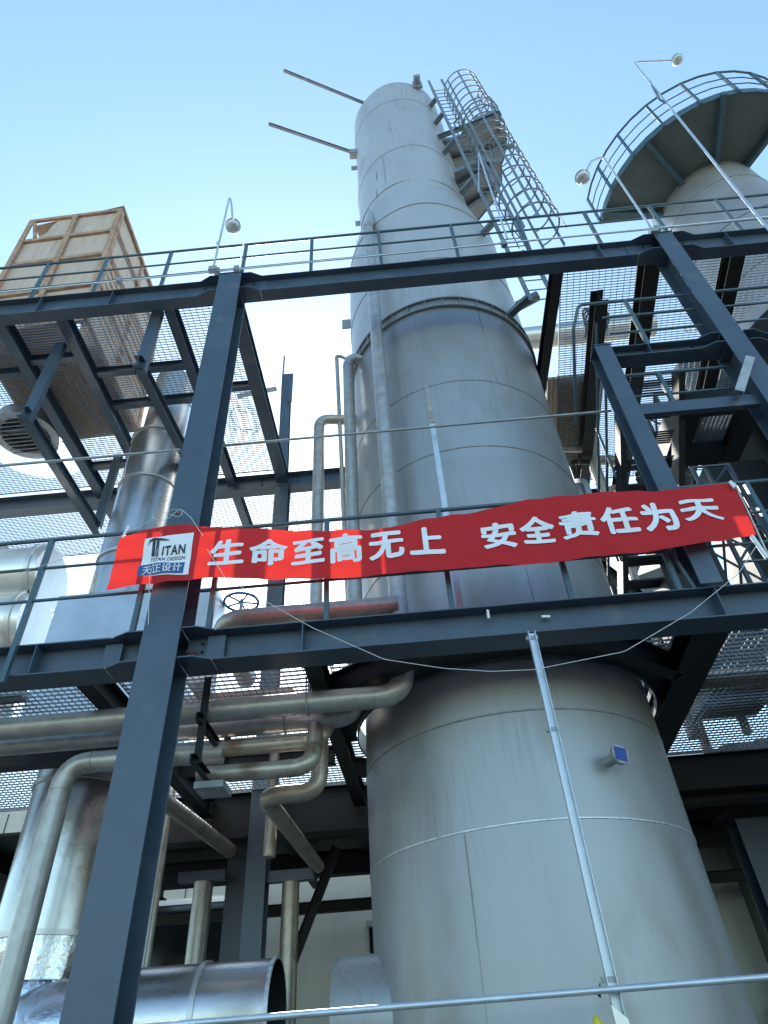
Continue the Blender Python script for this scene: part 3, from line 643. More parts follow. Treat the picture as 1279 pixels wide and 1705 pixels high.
duct('round_duct', [vec(-4.08, 8.0, 2.9), vec(-4.08, 8.0, 4.9)], .56, 'polished vertical duct in the lower left corner', rings=[((-4.08, 8, 2.95), (0, 0, 1)), ((-4.08, 8, 4.5), (0, 0, 1))], grp=G_D)
# horizontal open duct
hd = thing('open_duct', (-2.2, 7.5, 1.9), 'short polished horizontal duct with open dark end at the bottom', 'duct', G_D)
MB().lathe((0, 7.5, 2.16), [(.45, -3.0), (.45, -1.50)], 56, ax=(1, 0, 0)).build('shell', 'clad', hd, smooth=60)
MB().lathe((0, 7.5, 2.16), [(.44, -1.50), (.435, -2.95), (.0, -2.95)], 56, ax=(1, 0, 0)).build('liner', 'dark', hd, smooth=60)
for x in (-2.95, -2.2): MB().lathe((0, 7.5, 2.16), [(.45, x), (.468, x), (.468, x + .05), (.45, x + .05)], 56, ax=(1, 0, 0)).build('joint_band', 'clad2', hd)
MB().lathe((0, 7.5, 2.16), [(.45, -1.53), (.462, -1.53), (.462, -1.495), (.44, -1.495)], 56, ax=(1, 0, 0)).build('rim', 'weld', hd)
ep = rounded([vec(-4.08, 8.0, 2.95), vec(-4.08, 8.0, 2.5), vec(-4.02, 7.85, 2.02), vec(-3.5, 7.5, 2.10), vec(-2.98, 7.5, 2.16)], .5, 8)
MB().tube(ep, .5, 56, False, [.56 + (.452 - .56) * k / (len(ep) - 1) for k in range(len(ep))]).build('foil_elbow', 'foil', hd, smooth=60)
# round fan casing hung under the far left hole
fc = at(44, 724, Z=10.75)
t = thing('fan_casing', fc - vec(0, 0, .4), 'round grey fan casing in the opening of the upper floor at left', 'fan')
MB().lathe(fc, [(.42, -.04), (.56, -.04), (.56, .2), (.54, .2), (.42, .18), (.42, -.04)], 56).build('casing', 'galv', t, smooth=40)
MB().lathe(fc, [(.0, .1), (.43, .1), (.43, .12), (0, .12)], 40).build('hub', 'dark', t)
mb = MB()
for k in range(9): mb.bar(fc + vec(-.4, -.36 + k * .09, -.06), fc + vec(.4, -.36 + k * .09, -.06), .012, .02)
mb.build('guard', 'galv', t, smooth=0)
# clad boxes and rectangular duct at left behind the lower rail
def wbox(name, label, cat, x0, x1, y0, y1, z0, z1, m_, seams=(), grp=None):
    t = thing(name, ((x0 + x1) / 2, (y0 + y1) / 2, z0), label, cat, grp)
    MB().box(x0, x1, y0, y1, z0, z1).build('body', m_, t, smooth=0, bevel=.012)
    for z in seams: MB().box(x0 - .02, x1 + .02, y0 - .02, y1 + .02, z, z + .035).build('joint_flange', 'weld', t, smooth=0)
    return t
p = at(60, 950, Y=8); q = at(125, 1060, Y=8)
for (px, py, lab) in ((60, 966, 'upper of two pale round drums at far left behind the rail'), (52, 1046, 'lower of two pale round drums at far left behind the rail')):
    q = at(px, py, Y=7.7); t = thing('clad_drum', q, lab, 'drum', 'pale drums at left')
    MB().lathe((0, q.y, q.z), [(0, -8.3), (.50, -8.3), (.50, -5.28), (.46, -5.2), (0, -5.18)], 48, ax=(1, 0, 0)).build('shell', 'drum', t, smooth=50)
    MB().lathe((0, q.y, q.z), [(.50, -5.34), (.54, -5.34), (.54, -5.28), (.50, -5.28)], 48, ax=(1, 0, 0)).build('rim', 'clad2', t)
wbox('rectangular_duct', 'blue reflecting rectangular duct between rail and banner left end', 'ductwork', -4.55, -3.0, 7.0, 8.2, 4.9, 6.75, 'clad', (5.62,), 'clad boxes at left')
wbox('rectangular_duct', 'big pale ribbed duct wall at the far left edge', 'ductwork', -9.0, -7.0, 8.8, 10.5, 4.9, 9.3, 'vessel2', (5.9, 6.9, 7.9), 'clad boxes at left')
wbox('control_panel', 'narrow bright cabinet just right of the long column', 'cabinet', -2.35, -2.15, 6.2, 6.6, 4.9, 6.1, 'clad2', (5.3,))

# ================================================================== CRATE
TLp, TRp = at(56, 371, Y=5.9), at(202, 352, Y=5.9)
wv_ = (TRp - TLp); wlen = wv_.length; wv_.normalize()
upv = ray(363, -326).normalized(); upv = (upv - wv_ * upv.dot(wv_)).normalized(); dv = upv.cross(wv_).normalized()
if dv.y < 0: dv = -dv
Hc, Dc = 4.3, 2.4
cr = thing('wooden_crate', TLp - upv * Hc, 'large plywood crate with battens and torn top corner on the upper floor', 'crate')
def cp(u, v, w=0): return TLp + wv_ * (u * wlen) - upv * (v * Hc) + dv * (w * Dc)
def panel(u0, u1, v0, v1, w=0., name='panel', m_='ply'):
    MB().slab([cp(u0, v0, w), cp(u1, v0, w), cp(u1, v1, w), cp(u0, v1, w)], .02, dv).build(name, m_, cr, smooth=0)
us = [0, .5, 1]; vs = [0, .22, .45, .72, 1]
for i in range(2):
    for j in range(4):
        if i == 0 and j == 0:
            MB().slab([cp(.30, .0), cp(.5, .0), cp(.5, .22), cp(.12, .22), cp(.16, .17), cp(.22, .14), cp(.24, .07)], .02, dv).build('torn_panel', 'ply', cr, smooth=0); continue
        panel(us[i], us[i + 1], vs[j], vs[j + 1])
def bat(p, q, w=.1, t_=.05, nrm=None): MB().bar(p, q, w, t_, nrm or dv).build('batten', 'timber', cr, smooth=0)
for v in vs: bat(cp(0, v) - dv * .026, cp(1, v) - dv * .026)
for u in us: bat(cp(u, 0) - dv * .052, cp(u, 1) - dv * .052, .1, .03)
bat(cp(.02, .0) - dv * .03, cp(.13, .2) - dv * .03, .06)
# right side, back, left, floor, lid edge
MB().slab([cp(1, 0, 0), cp(1, 0, 1), cp(1, 1, 1), cp(1, 1, 0)], .02, wv_).build('side_panel', 'ply', cr, smooth=0)
for w in (0, .5, 1): bat(cp(1, 0, w) + wv_ * .045, cp(1, 1, w) + wv_ * .045, .09, .04, wv_)
for v in vs: bat(cp(1, v, 0) + wv_ * .07, cp(1, v, 1) + wv_ * .07, .09, .03, wv_)
for k in range(7): v = .5 + .06 * k; MB().bar(cp(1, v, .05) + wv_ * .1, cp(1, v + .015, .95) + wv_ * .1, .07, .02, wv_).build('slat', 'timber', cr, smooth=0)
MB().slab([cp(0, .22, .0), cp(0, .22, 1), cp(0, 1, 1), cp(0, 1, 0)], .02, -wv_).build('side_panel', 'ply', cr, smooth=0)
MB().slab([cp(0, 0, 1), cp(1, 0, 1), cp(1, 1, 1), cp(0, 1, 1)], .02, dv).build('back_panel', 'ply', cr, smooth=0)
MB().slab([cp(.0, .012, .02), cp(1.04, -.02, -.03), cp(1.04, -.02, 1), cp(.0, .012, 1)], .02, upv).build('lid', 'ply', cr, smooth=0)
MB().slab([cp(-.08, .20, .05), cp(.02, .12, .05), cp(.02, .30, .3), cp(-.1, .28, .3)], .015, dv).build('loose_board', 'ply', cr, smooth=0)

# ================================================================== LAMPS
def lamp(base, top, arm, head, label, r=.018, stays=()):
    t = thing('floodlight_pole', base, label, 'lamp', 'pole lamps on the rack')
    MB().tube(rounded([base, top] + arm + [head], .12), r, 10).build('pole', 'bright', t)
    d = vec(0, -.12, -.1).normalized()
    MB().lathe(head + vec(0, 0, .04), [(.02, .1), (.05, .06), (.12, .0), (.125, -.03)], 24, ax=(0, .1, 1)).build('reflector', 'galv', t, smooth=50)
    MB().lathe(head + vec(0, 0, .005), [(.12, 0), (.115, -.05), (.07, -.085), (.0, -.095)], 24, ax=(0, .1, 1)).build('globe', 'glass', t, smooth=60)
    MB().box(base.x - .06, base.x + .06, base.y - .04, base.y + .04, base.z - .06, base.z + .04).build('junction_box', 'galv', t, smooth=0)
    for s0, s1 in stays: MB().bar(s0, s1, .03, .03).build('clamp', 'rail', t, smooth=0)
b0 = at(357, 448, Y=4.98); tp = at(381, 325, Y=4.98); tp.x = b0.x = (tp.x + b0.x) / 2
tp = vec(b0.x, 4.98, at(381, 325, Y=4.98).z)
lamp(b0, tp, [at(386, 345, Y=4.95)], at(388, 377, Y=4.92), 'lamp on a bent pole left of the tower, above upper rail', stays=[(vec(b0.x, 4.98, zu[0] - .02), vec(b0.x - .08, 5.08, zu[0] + .12))])
b0 = at(1088, 385, Y=4.98); tp = at(1004, 260, Y=4.98)
lamp(b0, tp, [at(985, 268, Y=4.95)], at(970, 296, Y=4.92), 'small round lamp curving left in front of the curved platform')
b0 = at(1290, 395, Y=4.98); tp = at(1055, 103, Y=4.98)
lamp(b0, tp, [], at(1128, 100, Y=4.95), 'tall pole lamp reaching above the curved platform railing', .022, stays=[(at(1098, 165, Y=4.98), at(1082, 135, Y=4.98)), (at(1098, 165, Y=4.98), at(1110, 172, Y=4.98))])
b0 = at(843, 405, Y=4.98)
t = thing('bent_tube', b0, 'slim bent bright tube leaning on upper rail beside the ladder', 'tube')
MB().tube([at(845, 398, Y=4.98), at(797, 255, Y=4.98), at(797, 320, Y=5.2)], .016, 8).build('tube', 'bright', t)

# ================================================================== BANNER
TOP = [(200, 893), (265, 880), (330, 877), (480, 881), (580, 884), (640, 881), (700, 868), (760, 855), (900, 831), (1060, 817), (1223, 804)]
BOT = [(175, 981), (265, 970), (330, 965), (440, 963), (560, 961), (640, 957), (720, 952), (860, 939), (1000, 926), (1115, 915), (1261, 886)]
YBN = 4.89
TT = [at(*p, Y=YBN) for p in TOP]; BB = [at(*p, Y=YBN) for p in BOT]
def interp(L, u):
    u = max(0, min(.9999, u)) * (len(L) - 1); i = int(u); f_ = u - i
    a = L[max(i - 1, 0)]; b_ = L[i]; c = L[i + 1]; d = L[min(i + 2, len(L) - 1)]
    return .5 * ((2 * b_) + (c - a) * f_ + (2 * a - 5 * b_ + 4 * c - d) * f_ ** 2 + (3 * b_ - a - 3 * c + d) * f_ ** 3)
def byz(x, z):
    return YBN + .0025 * math.sin(x * 23 + z * 14) * (1 + math.sin(x * 5)) + .020 * math.sin(x * 3.1 + z * 2) + .010 * math.sin(x * 7.3 - z * 4) + .006 * math.sin(x * 17 + z * 9) + .005 * math.sin(z * 24 + x * 2.5)
bn = thing('banner', (.3, YBN, 5.3), 'long red cloth banner with white Chinese slogan tied to the lower rail', 'banner')
NU, NV = 220, 26; mb = MB()
for i in range(NU + 1):
    u = i / NU; a, b_ = interp(TT, u), interp(BB, u)
    for j in range(NV + 1):
        p = a.lerp(b_, j / NV); p.y = byz(p.x, p.z); mb.v.append(p)
for i in range(NU):
    for j in range(NV): q = i * (NV + 1) + j; mb.f.append((q, q + 1, q + NV + 2, q + NV + 1))
mb.build('cloth', 'red', bn, smooth=60)
def glyph(txt, x0, x1, z0, z1, m_, name='lettering', bold=.028, dy=.008, shear=0., slope=0., spacing=1.0, keep=False):
    cu = bpy.data.curves.new('txt', 'FONT'); cu.body = txt; cu.size = 1; cu.offset = bold if bold < .02 else 0; cu.fill_mode = 'FRONT'; cu.space_character = spacing; cu.resolution_u = 4
    o = bpy.data.objects.new('txt', cu); COL.objects.link(o); bpy.context.view_layer.update()
    me = bpy.data.meshes.new_from_object(o.evaluated_get(bpy.context.evaluated_depsgraph_get()))
    bpy.data.objects.remove(o)
    bmm = bmesh.new(); bmm.from_mesh(me)
    if not len(bmm.verts): bmm.free(); return
    for _ in range(5):
        ed = [e for e in bmm.edges if e.calc_length() > .10]
        if not ed: break
        bmesh.ops.subdivide_edges(bmm, edges=ed, cuts=1); bmesh.ops.triangulate(bmm, faces=bmm.faces)
    bmm.verts.index_update(); base_v = [v.co.copy() for v in bmm.verts]; base_f = list({frozenset(v.index for v in f_.verts): tuple(v.index for v in f_.verts) for f_ in bmm.faces}.values()); bmm.free(); bmm = bmesh.new()
    for k in range(9 if bold > .02 else 1):
        o_ = vec(0, 0, k * .2) if k == 0 else vec(bold * math.cos(k * .785), bold * math.sin(k * .785), k * .2)
        vs_ = [bmm.verts.new(p + o_) for p in base_v]
        for f_ in base_f: bmm.faces.new([vs_[i] for i in f_])
    xs = [v.co.x for v in bmm.verts]; ys = [v.co.y for v in bmm.verts]; a, b_, c, d = min(xs), max(xs), min(ys), max(ys)
    org = world_loc(bn)
    for v in bmm.verts:
        u = (v.co.x - a) / (b_ - a); w = (v.co.y - c) / (d - c); dz = v.co.z * .0012
        x = x0 + (x1 - x0) * u + shear * (w - .5); z = z0 + (z1 - z0) * w + slope * (u - .5)
        v.co = vec(x, byz(x, z) - dy - dz, z) - org
    me2 = bpy.data.meshes.new(name); bmm.to_mesh(me2); bmm.free(); me2.materials.append(M[m_])
    o = bpy.data.objects.new(name, me2); COL.objects.link(o); o.parent = bn; return o
CH = [('生', 350, 408, 898, 943), ('命', 415, 478, 896, 940), ('至', 485, 541, 896, 938), ('高', 548, 604, 889, 937), ('无', 614, 673, 886, 933), ('上', 681, 740, 880, 926),
      ('安', 801, 860, 868, 914), ('全', 865, 924, 859, 904), ('责', 931, 993, 852, 898), ('任', 998, 1062, 846, 892), ('为', 1067, 1127, 836, 886), ('天', 1132, 1202, 830, 868)]
for ch, xa, xb, ya, yb in CH:
    c0 = at((xa + xb) / 2, (ya + yb) / 2, Y=YBN); w = (at(xb, (ya + yb) / 2, Y=YBN) - at(xa, (ya + yb) / 2, Y=YBN)); h = at((xa + xb) / 2, ya, Y=YBN).z - at((xa + xb) / 2, yb, Y=YBN).z
    hh = h * .97; ww = w.x
    glyph(ch, c0.x - ww / 2, c0.x + ww / 2, c0.z - hh / 2, c0.z + hh / 2, 'white', 'character', .034, .008)
# logo panel: white patch, blue strip, emblem letters
def patch(c4, m_, dy, name):
    mb = MB(); N = 14
    for i in range(N + 1):
        for j in range(9):
            a = c4[0].lerp(c4[1], i / N); b_ = c4[3].lerp(c4[2], i / N); p = a.lerp(b_, j / 8); p.y = byz(p.x, p.z) - dy; mb.v.append(p)
    for i in range(N):
        for j in range(8): q = i * 9 + j; mb.f.append((q, q + 1, q + 10, q + 9))
    mb.build(name, m_, bn, smooth=60)
q4 = [at(x, y, Y=YBN) for x, y in ((243, 899), (324, 889), (314, 957), (232, 960))]
patch(q4, 'white', .003, 'logo_panel')
s4 = [at(x, y, Y=YBN) for x, y in ((232, 943), (309, 937), (305, 955), (228, 960))]
patch(s4, 'navy', .005, 'logo_strip')
def txt_px(s, x0, y0, x1, y1, h, m_, bold=.01, dy=.007, spacing=1.0, name='lettering'):
    """x0,y0 - x1,y1: middle line of the text; h: height in photo pixels"""
    a, b_ = at(x0, y0, Y=YBN), at(x1, y1, Y=YBN); hz = h * (at(x0, y0, Y=YBN).z - at(x0, y0 + 10, Y=YBN).z) / 10; zc = (a.z + b_.z) / 2
    glyph(s, a.x, b_.x, zc - hz / 2 - abs(0), zc + hz / 2, m_, name, bold, dy, slope=b_.z - a.z, spacing=spacing)
txt_px('ITAN', 272, 921, 310, 916, 15, 'ink', .024, .007, 1.1)
txt_px('TITAN DESIGN', 252, 936, 309, 929.5, 6, 'ink', .012, .007, 1.05)
txt_px('天正设计', 238, 952, 303, 945, 13, 'white', .008, .009, 1.1)
# the big emblem T: swept top bar, two legs
def stroke(pts, ws, m_='ink'):
    mb = MB(); n_ = len(pts)
    for (px, py), w in zip(pts, ws):
        a = at(px, py - w / 2, Y=YBN); b_ = at(px, py + w / 2, Y=YBN)
        for p in (a, b_): p.y = byz(p.x, p.z) - .013; mb.v.append(p)
    for i in range(n_ - 1): mb.f.append((2 * i, 2 * i + 1, 2 * i + 3, 2 * i + 2))
    mb.build('emblem', m_, bn, smooth=0)
stroke([(249, 912), (252, 905), (258, 901), (266, 901), (276, 902), (284, 903)], [3, 4, 4, 4, 3, 1])
mb = MB()
for (q_) in (((257, 904), (262, 904), (259, 930), (254, 930)), ((264, 904), (268, 904), (265, 930), (260, 930))):
    a = len(mb.v)
    for (px, py) in q_: p = at(px, py, Y=YBN); p.y = byz(p.x, p.z) - .013; mb.v.append(p)
    mb.f.append((a, a + 1, a + 2, a + 3))
mb.build('emblem', 'ink', bn, smooth=0)
# tie cords
def cord(pxs, label, r=.003, sag=True):
    pts = [at(x, y, Y=Y) for x, y, Y in pxs]; MB().tube(rounded(pts, .3, 6), r, 6).build('tie_wire', 'wire', None, label, 'wire', 'thin wires tied to the banner')
cord([(375, 962, 4.86), (440, 1000, 4.95), (520, 1045, 4.97), (640, 1098, 4.97), (740, 1113, 4.97), (820, 1118, 4.95), (890, 1115, 4.92), (1040, 1085, 4.96), (1150, 1020, 4.97), (1230, 955, 4.95), (1262, 905, 4.9)], 'long slack wire sagging across the lower beam')
cord([(345, 915, 4.86), (375, 962, 4.86)], 'short wire end over the first large character')
cord([(338, 892, 4.86), (318, 862, 4.87), (302, 848, 4.9), (296, 855, 4.95)], 'wire from banner to the hole in the long column')
cord([(296, 850, 4.93), (272, 870, 4.9), (250, 860, 4.9), (262, 850, 4.9), (300, 862, 4.9), (306, 848, 4.9), (280, 848, 4.9), (272, 880, 4.88), (258, 930, 4.84), (249, 960, 4.84), (247, 1040, 4.95)], 'looped wire hanging over the logo')
cord([(0, 965, 4.98), (60, 945, 4.98), (150, 917, 4.98), (200, 893, 4.9), (250, 868, 4.93), (262, 858, 4.93)], 'pale wire running left from banner corner along the rail')
cord([(1223, 804, 4.89), (1245, 850, 4.95), (1275, 915, 5.0), (1300, 960, 5.1)], 'cord at right end of banner', .008)
MB().tube([at(1252, 893, Y=4.87), at(1278, 930, Y=4.87)], .02, 8).build('rag_strip', 'white', None, 'white cloth strip knotted at banner lower right corner', 'strip')
MB().tube([at(1216, 802, Y=4.87), at(1224, 812, Y=4.87)], .018, 8).build('cloth_knot', 'white', None, 'pale knot at banner upper right corner', 'knot')
MB().tube(rounded([at(204, 896, Y=4.87), at(212, 880, Y=4.9), at(214, 876, Y=4.9)], .01), .012, 8).build('cable_tie', 'white', None, 'white cable tie at banner upper left corner', 'tie')
# hole in the column and small marks on the lower beam
MB().tube([at(296, 855, Y=4.978), at(296, 855, Y=4.972)], .022, 16).build('bolt_hole', 'rust', None, 'rusty bolt hole in the long column above the banner', 'hole')
MB().tube([at(812, 1016, Y=5.1), at(814, 1030, Y=5.1)], .012, 8).build('paint_stick', 'white', None, 'white stub standing on the lower beam web', 'stub')
MB().bar(at(902, 1027, Y=5.15), at(916, 1027, Y=5.15), .02, .02).build('paper_tag', 'white', None, 'small white tag lying on the lower beam web', 'tag')

# ================================================================== RIGHT BAY clutter
st = thing('steel_stair', (3.1, 6.4, 8.4), 'steel stair with handrails right of tower, seen from below', 'stairs')
for dx in (0, .75): MB().channel(vec(2.95 + dx, 5.45, 8.3), vec(2.95 + dx, 8.6, 5.9), .22, .08, .01, (0, 0, 1)).build('stringer', 'dark', st, smooth=0)
for k in range(12):
    s_ = (k + .5) / 12; y_, z_ = 5.45 + 3.15 * s_, 8.3 - 2.4 * s_
    mb = MB()
    for j in range(6): mb.bar((3.04, y_ - .1 + j * .04, z_), (3.66, y_ - .1 + j * .04, z_), .006, .03)
    mb.build('tread', 'dark', st, smooth=0)
for h in (1.0, .55): MB().tube([vec(2.93, 5.3, 8.3 + h), vec(2.93, 8.6, 5.9 + h)], .02, 8).build('handrail', 'rail', st)
for k in range(4): y_ = 5.6 + k * .9; z_ = 8.3 - (y_ - 5.45) * .762; MB().tube([vec(2.93, y_, z_), vec(2.93, y_, z_ + 1.0)], .018, 8).build('baluster', 'rail', st)
# dark tank with lettering marks
tk = at(1135, 510, Y=8.2)
t = thing('storage_tank', (tk.x, 8.6, 8.6), 'dark upright tank inside the right bay, behind the landing rail', 'tank')
MB().lathe((tk.x + .1, 8.8, 0), [(.0, 8.4), (.62, 8.4), (.62, 12.4), (.3, 12.8), (0, 12.85)], 40).build('shell', 'darkgrey' if 'darkgrey' in M else 'dark', t, smooth=40)
for k in range(4):
    p = at(1143 + 8 * k, 552 - k, Y=8.12); MB().bar(p, p + vec(0, 0, .09), .04 if k % 2 else .06, .02, (0, 1, 0)).build('marking', 'white', t, smooth=0)
# lattice rack
lt = thing('lattice_mast', (4.2, 8.0, 4.9), 'lattice steel mast in the shade at the right', 'mast')
for (x0, y0_) in ((4.55, 7.5), (5.1, 7.5), (4.55, 8.05), (5.1, 8.05)): MB().tube([(x0, y0_, 4.9), (x0, y0_, 10.2)], .035, 8).build('leg', 'paint', lt)
mb = MB(); z = 4.9
while z < 10:
    mb.tube([(4.55, 7.5, z), (5.1, 7.5, z + .6)], .02, 6).tube([(5.1, 8.05, z), (4.55, 8.05, z + .6)], .02, 6).tube([(4.55, 7.5, z + .6), (4.55, 8.05, z)], .02, 6).tube([(4.55, 7.5, z + .6), (5.1, 7.5, z + .6)], .02, 6); z += .6
mb.build('lacing', 'paint', lt)
# hopper-like box with grille
A4 = [at(x, y, Z=8.0) for x, y in ((1150, 684), (1226, 680), (1211, 733), (1140, 738))]
hb = thing('louvred_unit', A4[0] - vec(0, 0, .2), 'dark boxy platform with a slatted grille bottom below the landing', 'unit')
cx_ = sum(p.x for p in A4) / 4; cy_ = sum(p.y for p in A4) / 4
x0, x1, y0_, y1_ = A4[3].x, A4[1].x, A4[0].y, A4[3].y
fr_ = MB().box(x0 - .28, x0, y0_ - .1, y1_ + .3, 7.85, 8.25).box(x1, x1 + .25, y0_ - .1, y1_ + .3, 7.85, 8.25).box(x0, x1, y1_, y1_ + .32, 7.86, 8.24).box(x0, x1, y0_ - .1, y0_, 7.86, 8.24)
fr_.build('frame', 'dark', hb, smooth=0)
mb = MB(); k = 0; x = x0
while x < x1: mb.bar((x, y0_, 8.0), (x, y1_, 8.0), .02, .05); x += .055
mb.build('grille', 'grate', hb, smooth=0)
for (xa, ya, xb, yb, Y, w, lab) in ((1015, 900, 1100, 880, 7.5, .0, ''),): pass
# dark equipment between banner and lower beam at right, things in the gloom
wbox('switch_cabinet', 'dark cabinet in the shade right of tower, above lower beam', 'cabinet', 3.5, 4.3, 7.5, 8.3, 4.9, 7.2, 'dark', ())
wbox('switch_cabinet', 'tall dark cabinet behind the banner right end', 'cabinet', 5.2, 6.2, 8.2, 9.0, 4.9, 9.2, 'dark', ())
grating(2.6, 6.5, 9.8, 12.5, 7.2, 'mid level grating deep in the right bay')
# black hose coil and bag lying on the lower grating at right
hc = at(1180, 1278, Z=ZLG + .03)
MB().tube([hc + vec(.33 * math.cos(k * .2618), .33 * math.sin(k * .2618), .02 * math.sin(k)) for k in range(25)], .03, 8, False).tube([hc + vec(.36 * math.cos(k * .2618), .34 * math.sin(k * .2618), .06) for k in range(25)], .03, 8, False).build('hose_coil', 'black', None, 'coiled black hose lying on the lower grating at right', 'hose')
bc = at(1262, 1262, Z=ZLG + .02); mb = MB(); rb = bmesh.new(); bmesh.ops.create_icosphere(rb, subdivisions=3, radius=1)
for v in rb.verts:
    n_ = v.co.normalized(); k = 1 + .22 * math.sin(5 * n_.x + 2 * n_.y) + .14 * math.sin(9 * n_.y + 4 * n_.x)
    mb.v.append(bc + vec(n_.x * .52 * k, n_.y * .34 * k, max(-.01, n_.z * .22 * k)))
for f_ in rb.faces: mb.f.append(tuple(v.index for v in f_.verts))
rb.free(); mb.build('tarpaulin_bundle', 'black', None, 'dark crumpled bundle on the lower grating beside the hose coil', 'bundle')
# yellow bag tied at the bottom of the strut
yb_ = at(990, 1700, Y=4.93)
t = thing('plastic_bag', yb_, 'yellow plastic bag tied to the long strut at the bottom edge', 'bag')
mb = MB(); rb = bmesh.new(); bmesh.ops.create_icosphere(rb, subdivisions=3, radius=1)
for v in rb.verts:
    n_ = v.co.normalized(); k = 1 + .2 * math.sin(6 * n_.x + 3 * n_.z) + .1 * math.sin(13 * n_.z)
    mb.v.append(yb_ + vec(n_.x * .10 * k + .03 * n_.z, n_.y * .05 * k, n_.z * .11 * k - .10))
for f_ in rb.faces: mb.f.append(tuple(v.index for v in f_.verts))
rb.free(); mb.build('bag', 'yellow', t); p = at(1030, 1690, Y=4.93)
MB().slab([p + vec(-.03, 0, .05), p + vec(.05, 0, -.02), p + vec(.08, 0, -.25), p + vec(-.02, 0, -.25)], .01, (0, 1, 0)).build('clear_tail', 'clad2', t, smooth=0)
MB().slab([at(994, 1655, Y=4.95), at(1000, 1635, Y=4.95), at(1001, 1662, Y=4.95)], .02, (0, 1, 0)).build('gusset', 'dark', None, 'small dark gusset where the strut meets the bottom pipe', 'gusset')
# horizontal clad pipeline far behind at right, above the rear
t = thing('clad_pipeline', (5, 14, 12), 'fat pale clad pipe crossing the sky right behind the tower', 'pipe')
pz1 = at(900, 562, Y=14); MB().tube([vec(pz1.x - 3, 14, pz1.z - .1), vec(pz1.x + 4, 14, pz1.z + .1)], .42, 32).build('shell', 'clad2', t)

# ================================================================== SMALL THINGS
# ribbed sheets and boxes lying on the upper right grating, seen through it from below
t = thing('ribbed_sheet', (3.3, 8.6, 11.05), 'pale ribbed cladding sheets lying on upper grating right of the tower', 'sheet', 'sheets on the upper grating')
mb = MB()
for k in range(9): x = 2.95 + k * .11; mb.bar((x, 7.6, 11.07), (x + .22, 10.1, 11.07), .075, .035)
mb.build('ribs', 'ply', t, smooth=0); MB().slab([(2.9, 7.6, 11.10), (3.95, 7.6, 11.10), (4.2, 10.1, 11.10), (3.15, 10.1, 11.10)], .01).build('sheet', 'drum', t, smooth=0)
t = thing('cable_drum', (3.7, 6.6, 11.02), 'dark bushy coil of cable on upper grating below the right lamps', 'coil')
mb = MB()
for k in range(7): mb.tube([vec(3.55 + .04 * k, 6.7, 11.3) + vec(.05 * math.sin(a * .7 + k), (.26 + .02 * math.sin(k * 5)) * math.cos(a * .3142), (.26 + .02 * math.sin(k * 5)) * math.sin(a * .3142)) for a in range(21)], .022, 6, False)
mb.build('coil', 'black', t)
def loose(cx_, cy_, z, r_, label, m_='black', w=.009, turns=2.3):
    pts = [vec(cx_ + r_ * (1 + .3 * math.sin(k * .37)) * math.cos(k * .3) + .012 * k * r_, cy_ + r_ * (1 + .25 * math.cos(k * .53)) * math.sin(k * .3), z + .012 + .006 * math.sin(k)) for k in range(int(21 * turns))]
    MB().tube(pts, w, 6).build('loose_cable', m_, None, label, 'cable', 'loose cables lying on the gratings')
loose(-2.75, 7.9, ZUG + .02, .28, 'loose cable loops on upper grating beside the long column', 'black', .006)
loose(4.2, 7.4, ZLG + .02, .5, 'thin cable loops on the lower right grating', 'black', .007, 3)
# boxes and boards standing on the lower gratings, seen from below through them
for (x0, x1, y0, y1, h, m_, lab) in ((-2.6, -1.3, 6.6, 6.75, .12, 'ply', 'board lying on the lower grating behind the long column'), (3.1, 7.0, 6.9, 7.25, .06, 'ply', 'long plank lying on the lower right grating'),
                                      (-7.0, -4.0, 6.0, 6.2, .08, 'galv', 'channel lying on the lower left grating')):
    MB().box(x0, x1, y0, y1, ZLG + .02, ZLG + .02 + h).build('board', m_, None, lab, 'board', smooth=0)
# thin pale lines across the flanges, and splice plates, at the beam joints
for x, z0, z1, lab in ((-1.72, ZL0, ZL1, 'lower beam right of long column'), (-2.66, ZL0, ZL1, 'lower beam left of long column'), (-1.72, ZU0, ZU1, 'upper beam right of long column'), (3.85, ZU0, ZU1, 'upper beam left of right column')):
    MB().bar((x, YB - .002, z1 - .015), (x, YB - .002, z1 + .001), .008, .004, (0, 1, 0)).bar((x, YB, z0 - .0025), (x, YB + .2, z0 - .0025), .007, .004).build('joint_line', 'weld', None, 'thin bright line across the flange of ' + lab, 'weld')
    MB().box(x - .08, x + .08, YB + .075, YB + .083, z0 + .03, z1 - .03).build('splice_plate', 'paint', None, 'bolted splice plate on the ' + lab, 'plate')
# pipe hangers by the long column
t = thing('pipe_support', (-1.95, 6.1, 3.9), 'dark angle hanger carrying the lower pipes right behind the long column', 'support')
for y in (5.7, 6.55): MB().angle((-1.98, y, 3.85), (-1.98, y, 4.68), .07, .008, (1, 0, 0)).build('drop', 'dark', t, smooth=0)
for z in (3.86, 4.24): MB().channel((-1.98, 5.6, z), (-1.98, 6.65, z), .08, .05, .008).build('rail', 'dark', t, smooth=0)
MB().box(-2.05, -1.78, 6.0, 6.3, 3.74, 3.80).build('shoe', 'galv', t, smooth=0)
for (x, y, z, r_, lab) in ((-1.0, 5.85, 4.395, .105, 'front lower pipe'), (-4.6, 5.85, 4.39, .105, 'front lower pipe near left edge'), (-1.3, 6.3, 4.415, .092, 'second lower pipe')):
    pts = [vec(x, y + (r_ + .008) * math.cos(R_(a)), z + (r_ + .008) * math.sin(R_(a))) for a in range(180, 361, 15)]
    pts = [pts[0] + vec(0, 0, .22)] + pts + [pts[-1] + vec(0, 0, .22)]
    MB().tube(pts, .009, 6).build('u_bolt', 'galv', None, 'U-bolt clamping the ' + lab, 'clamp', 'pipe clamps')

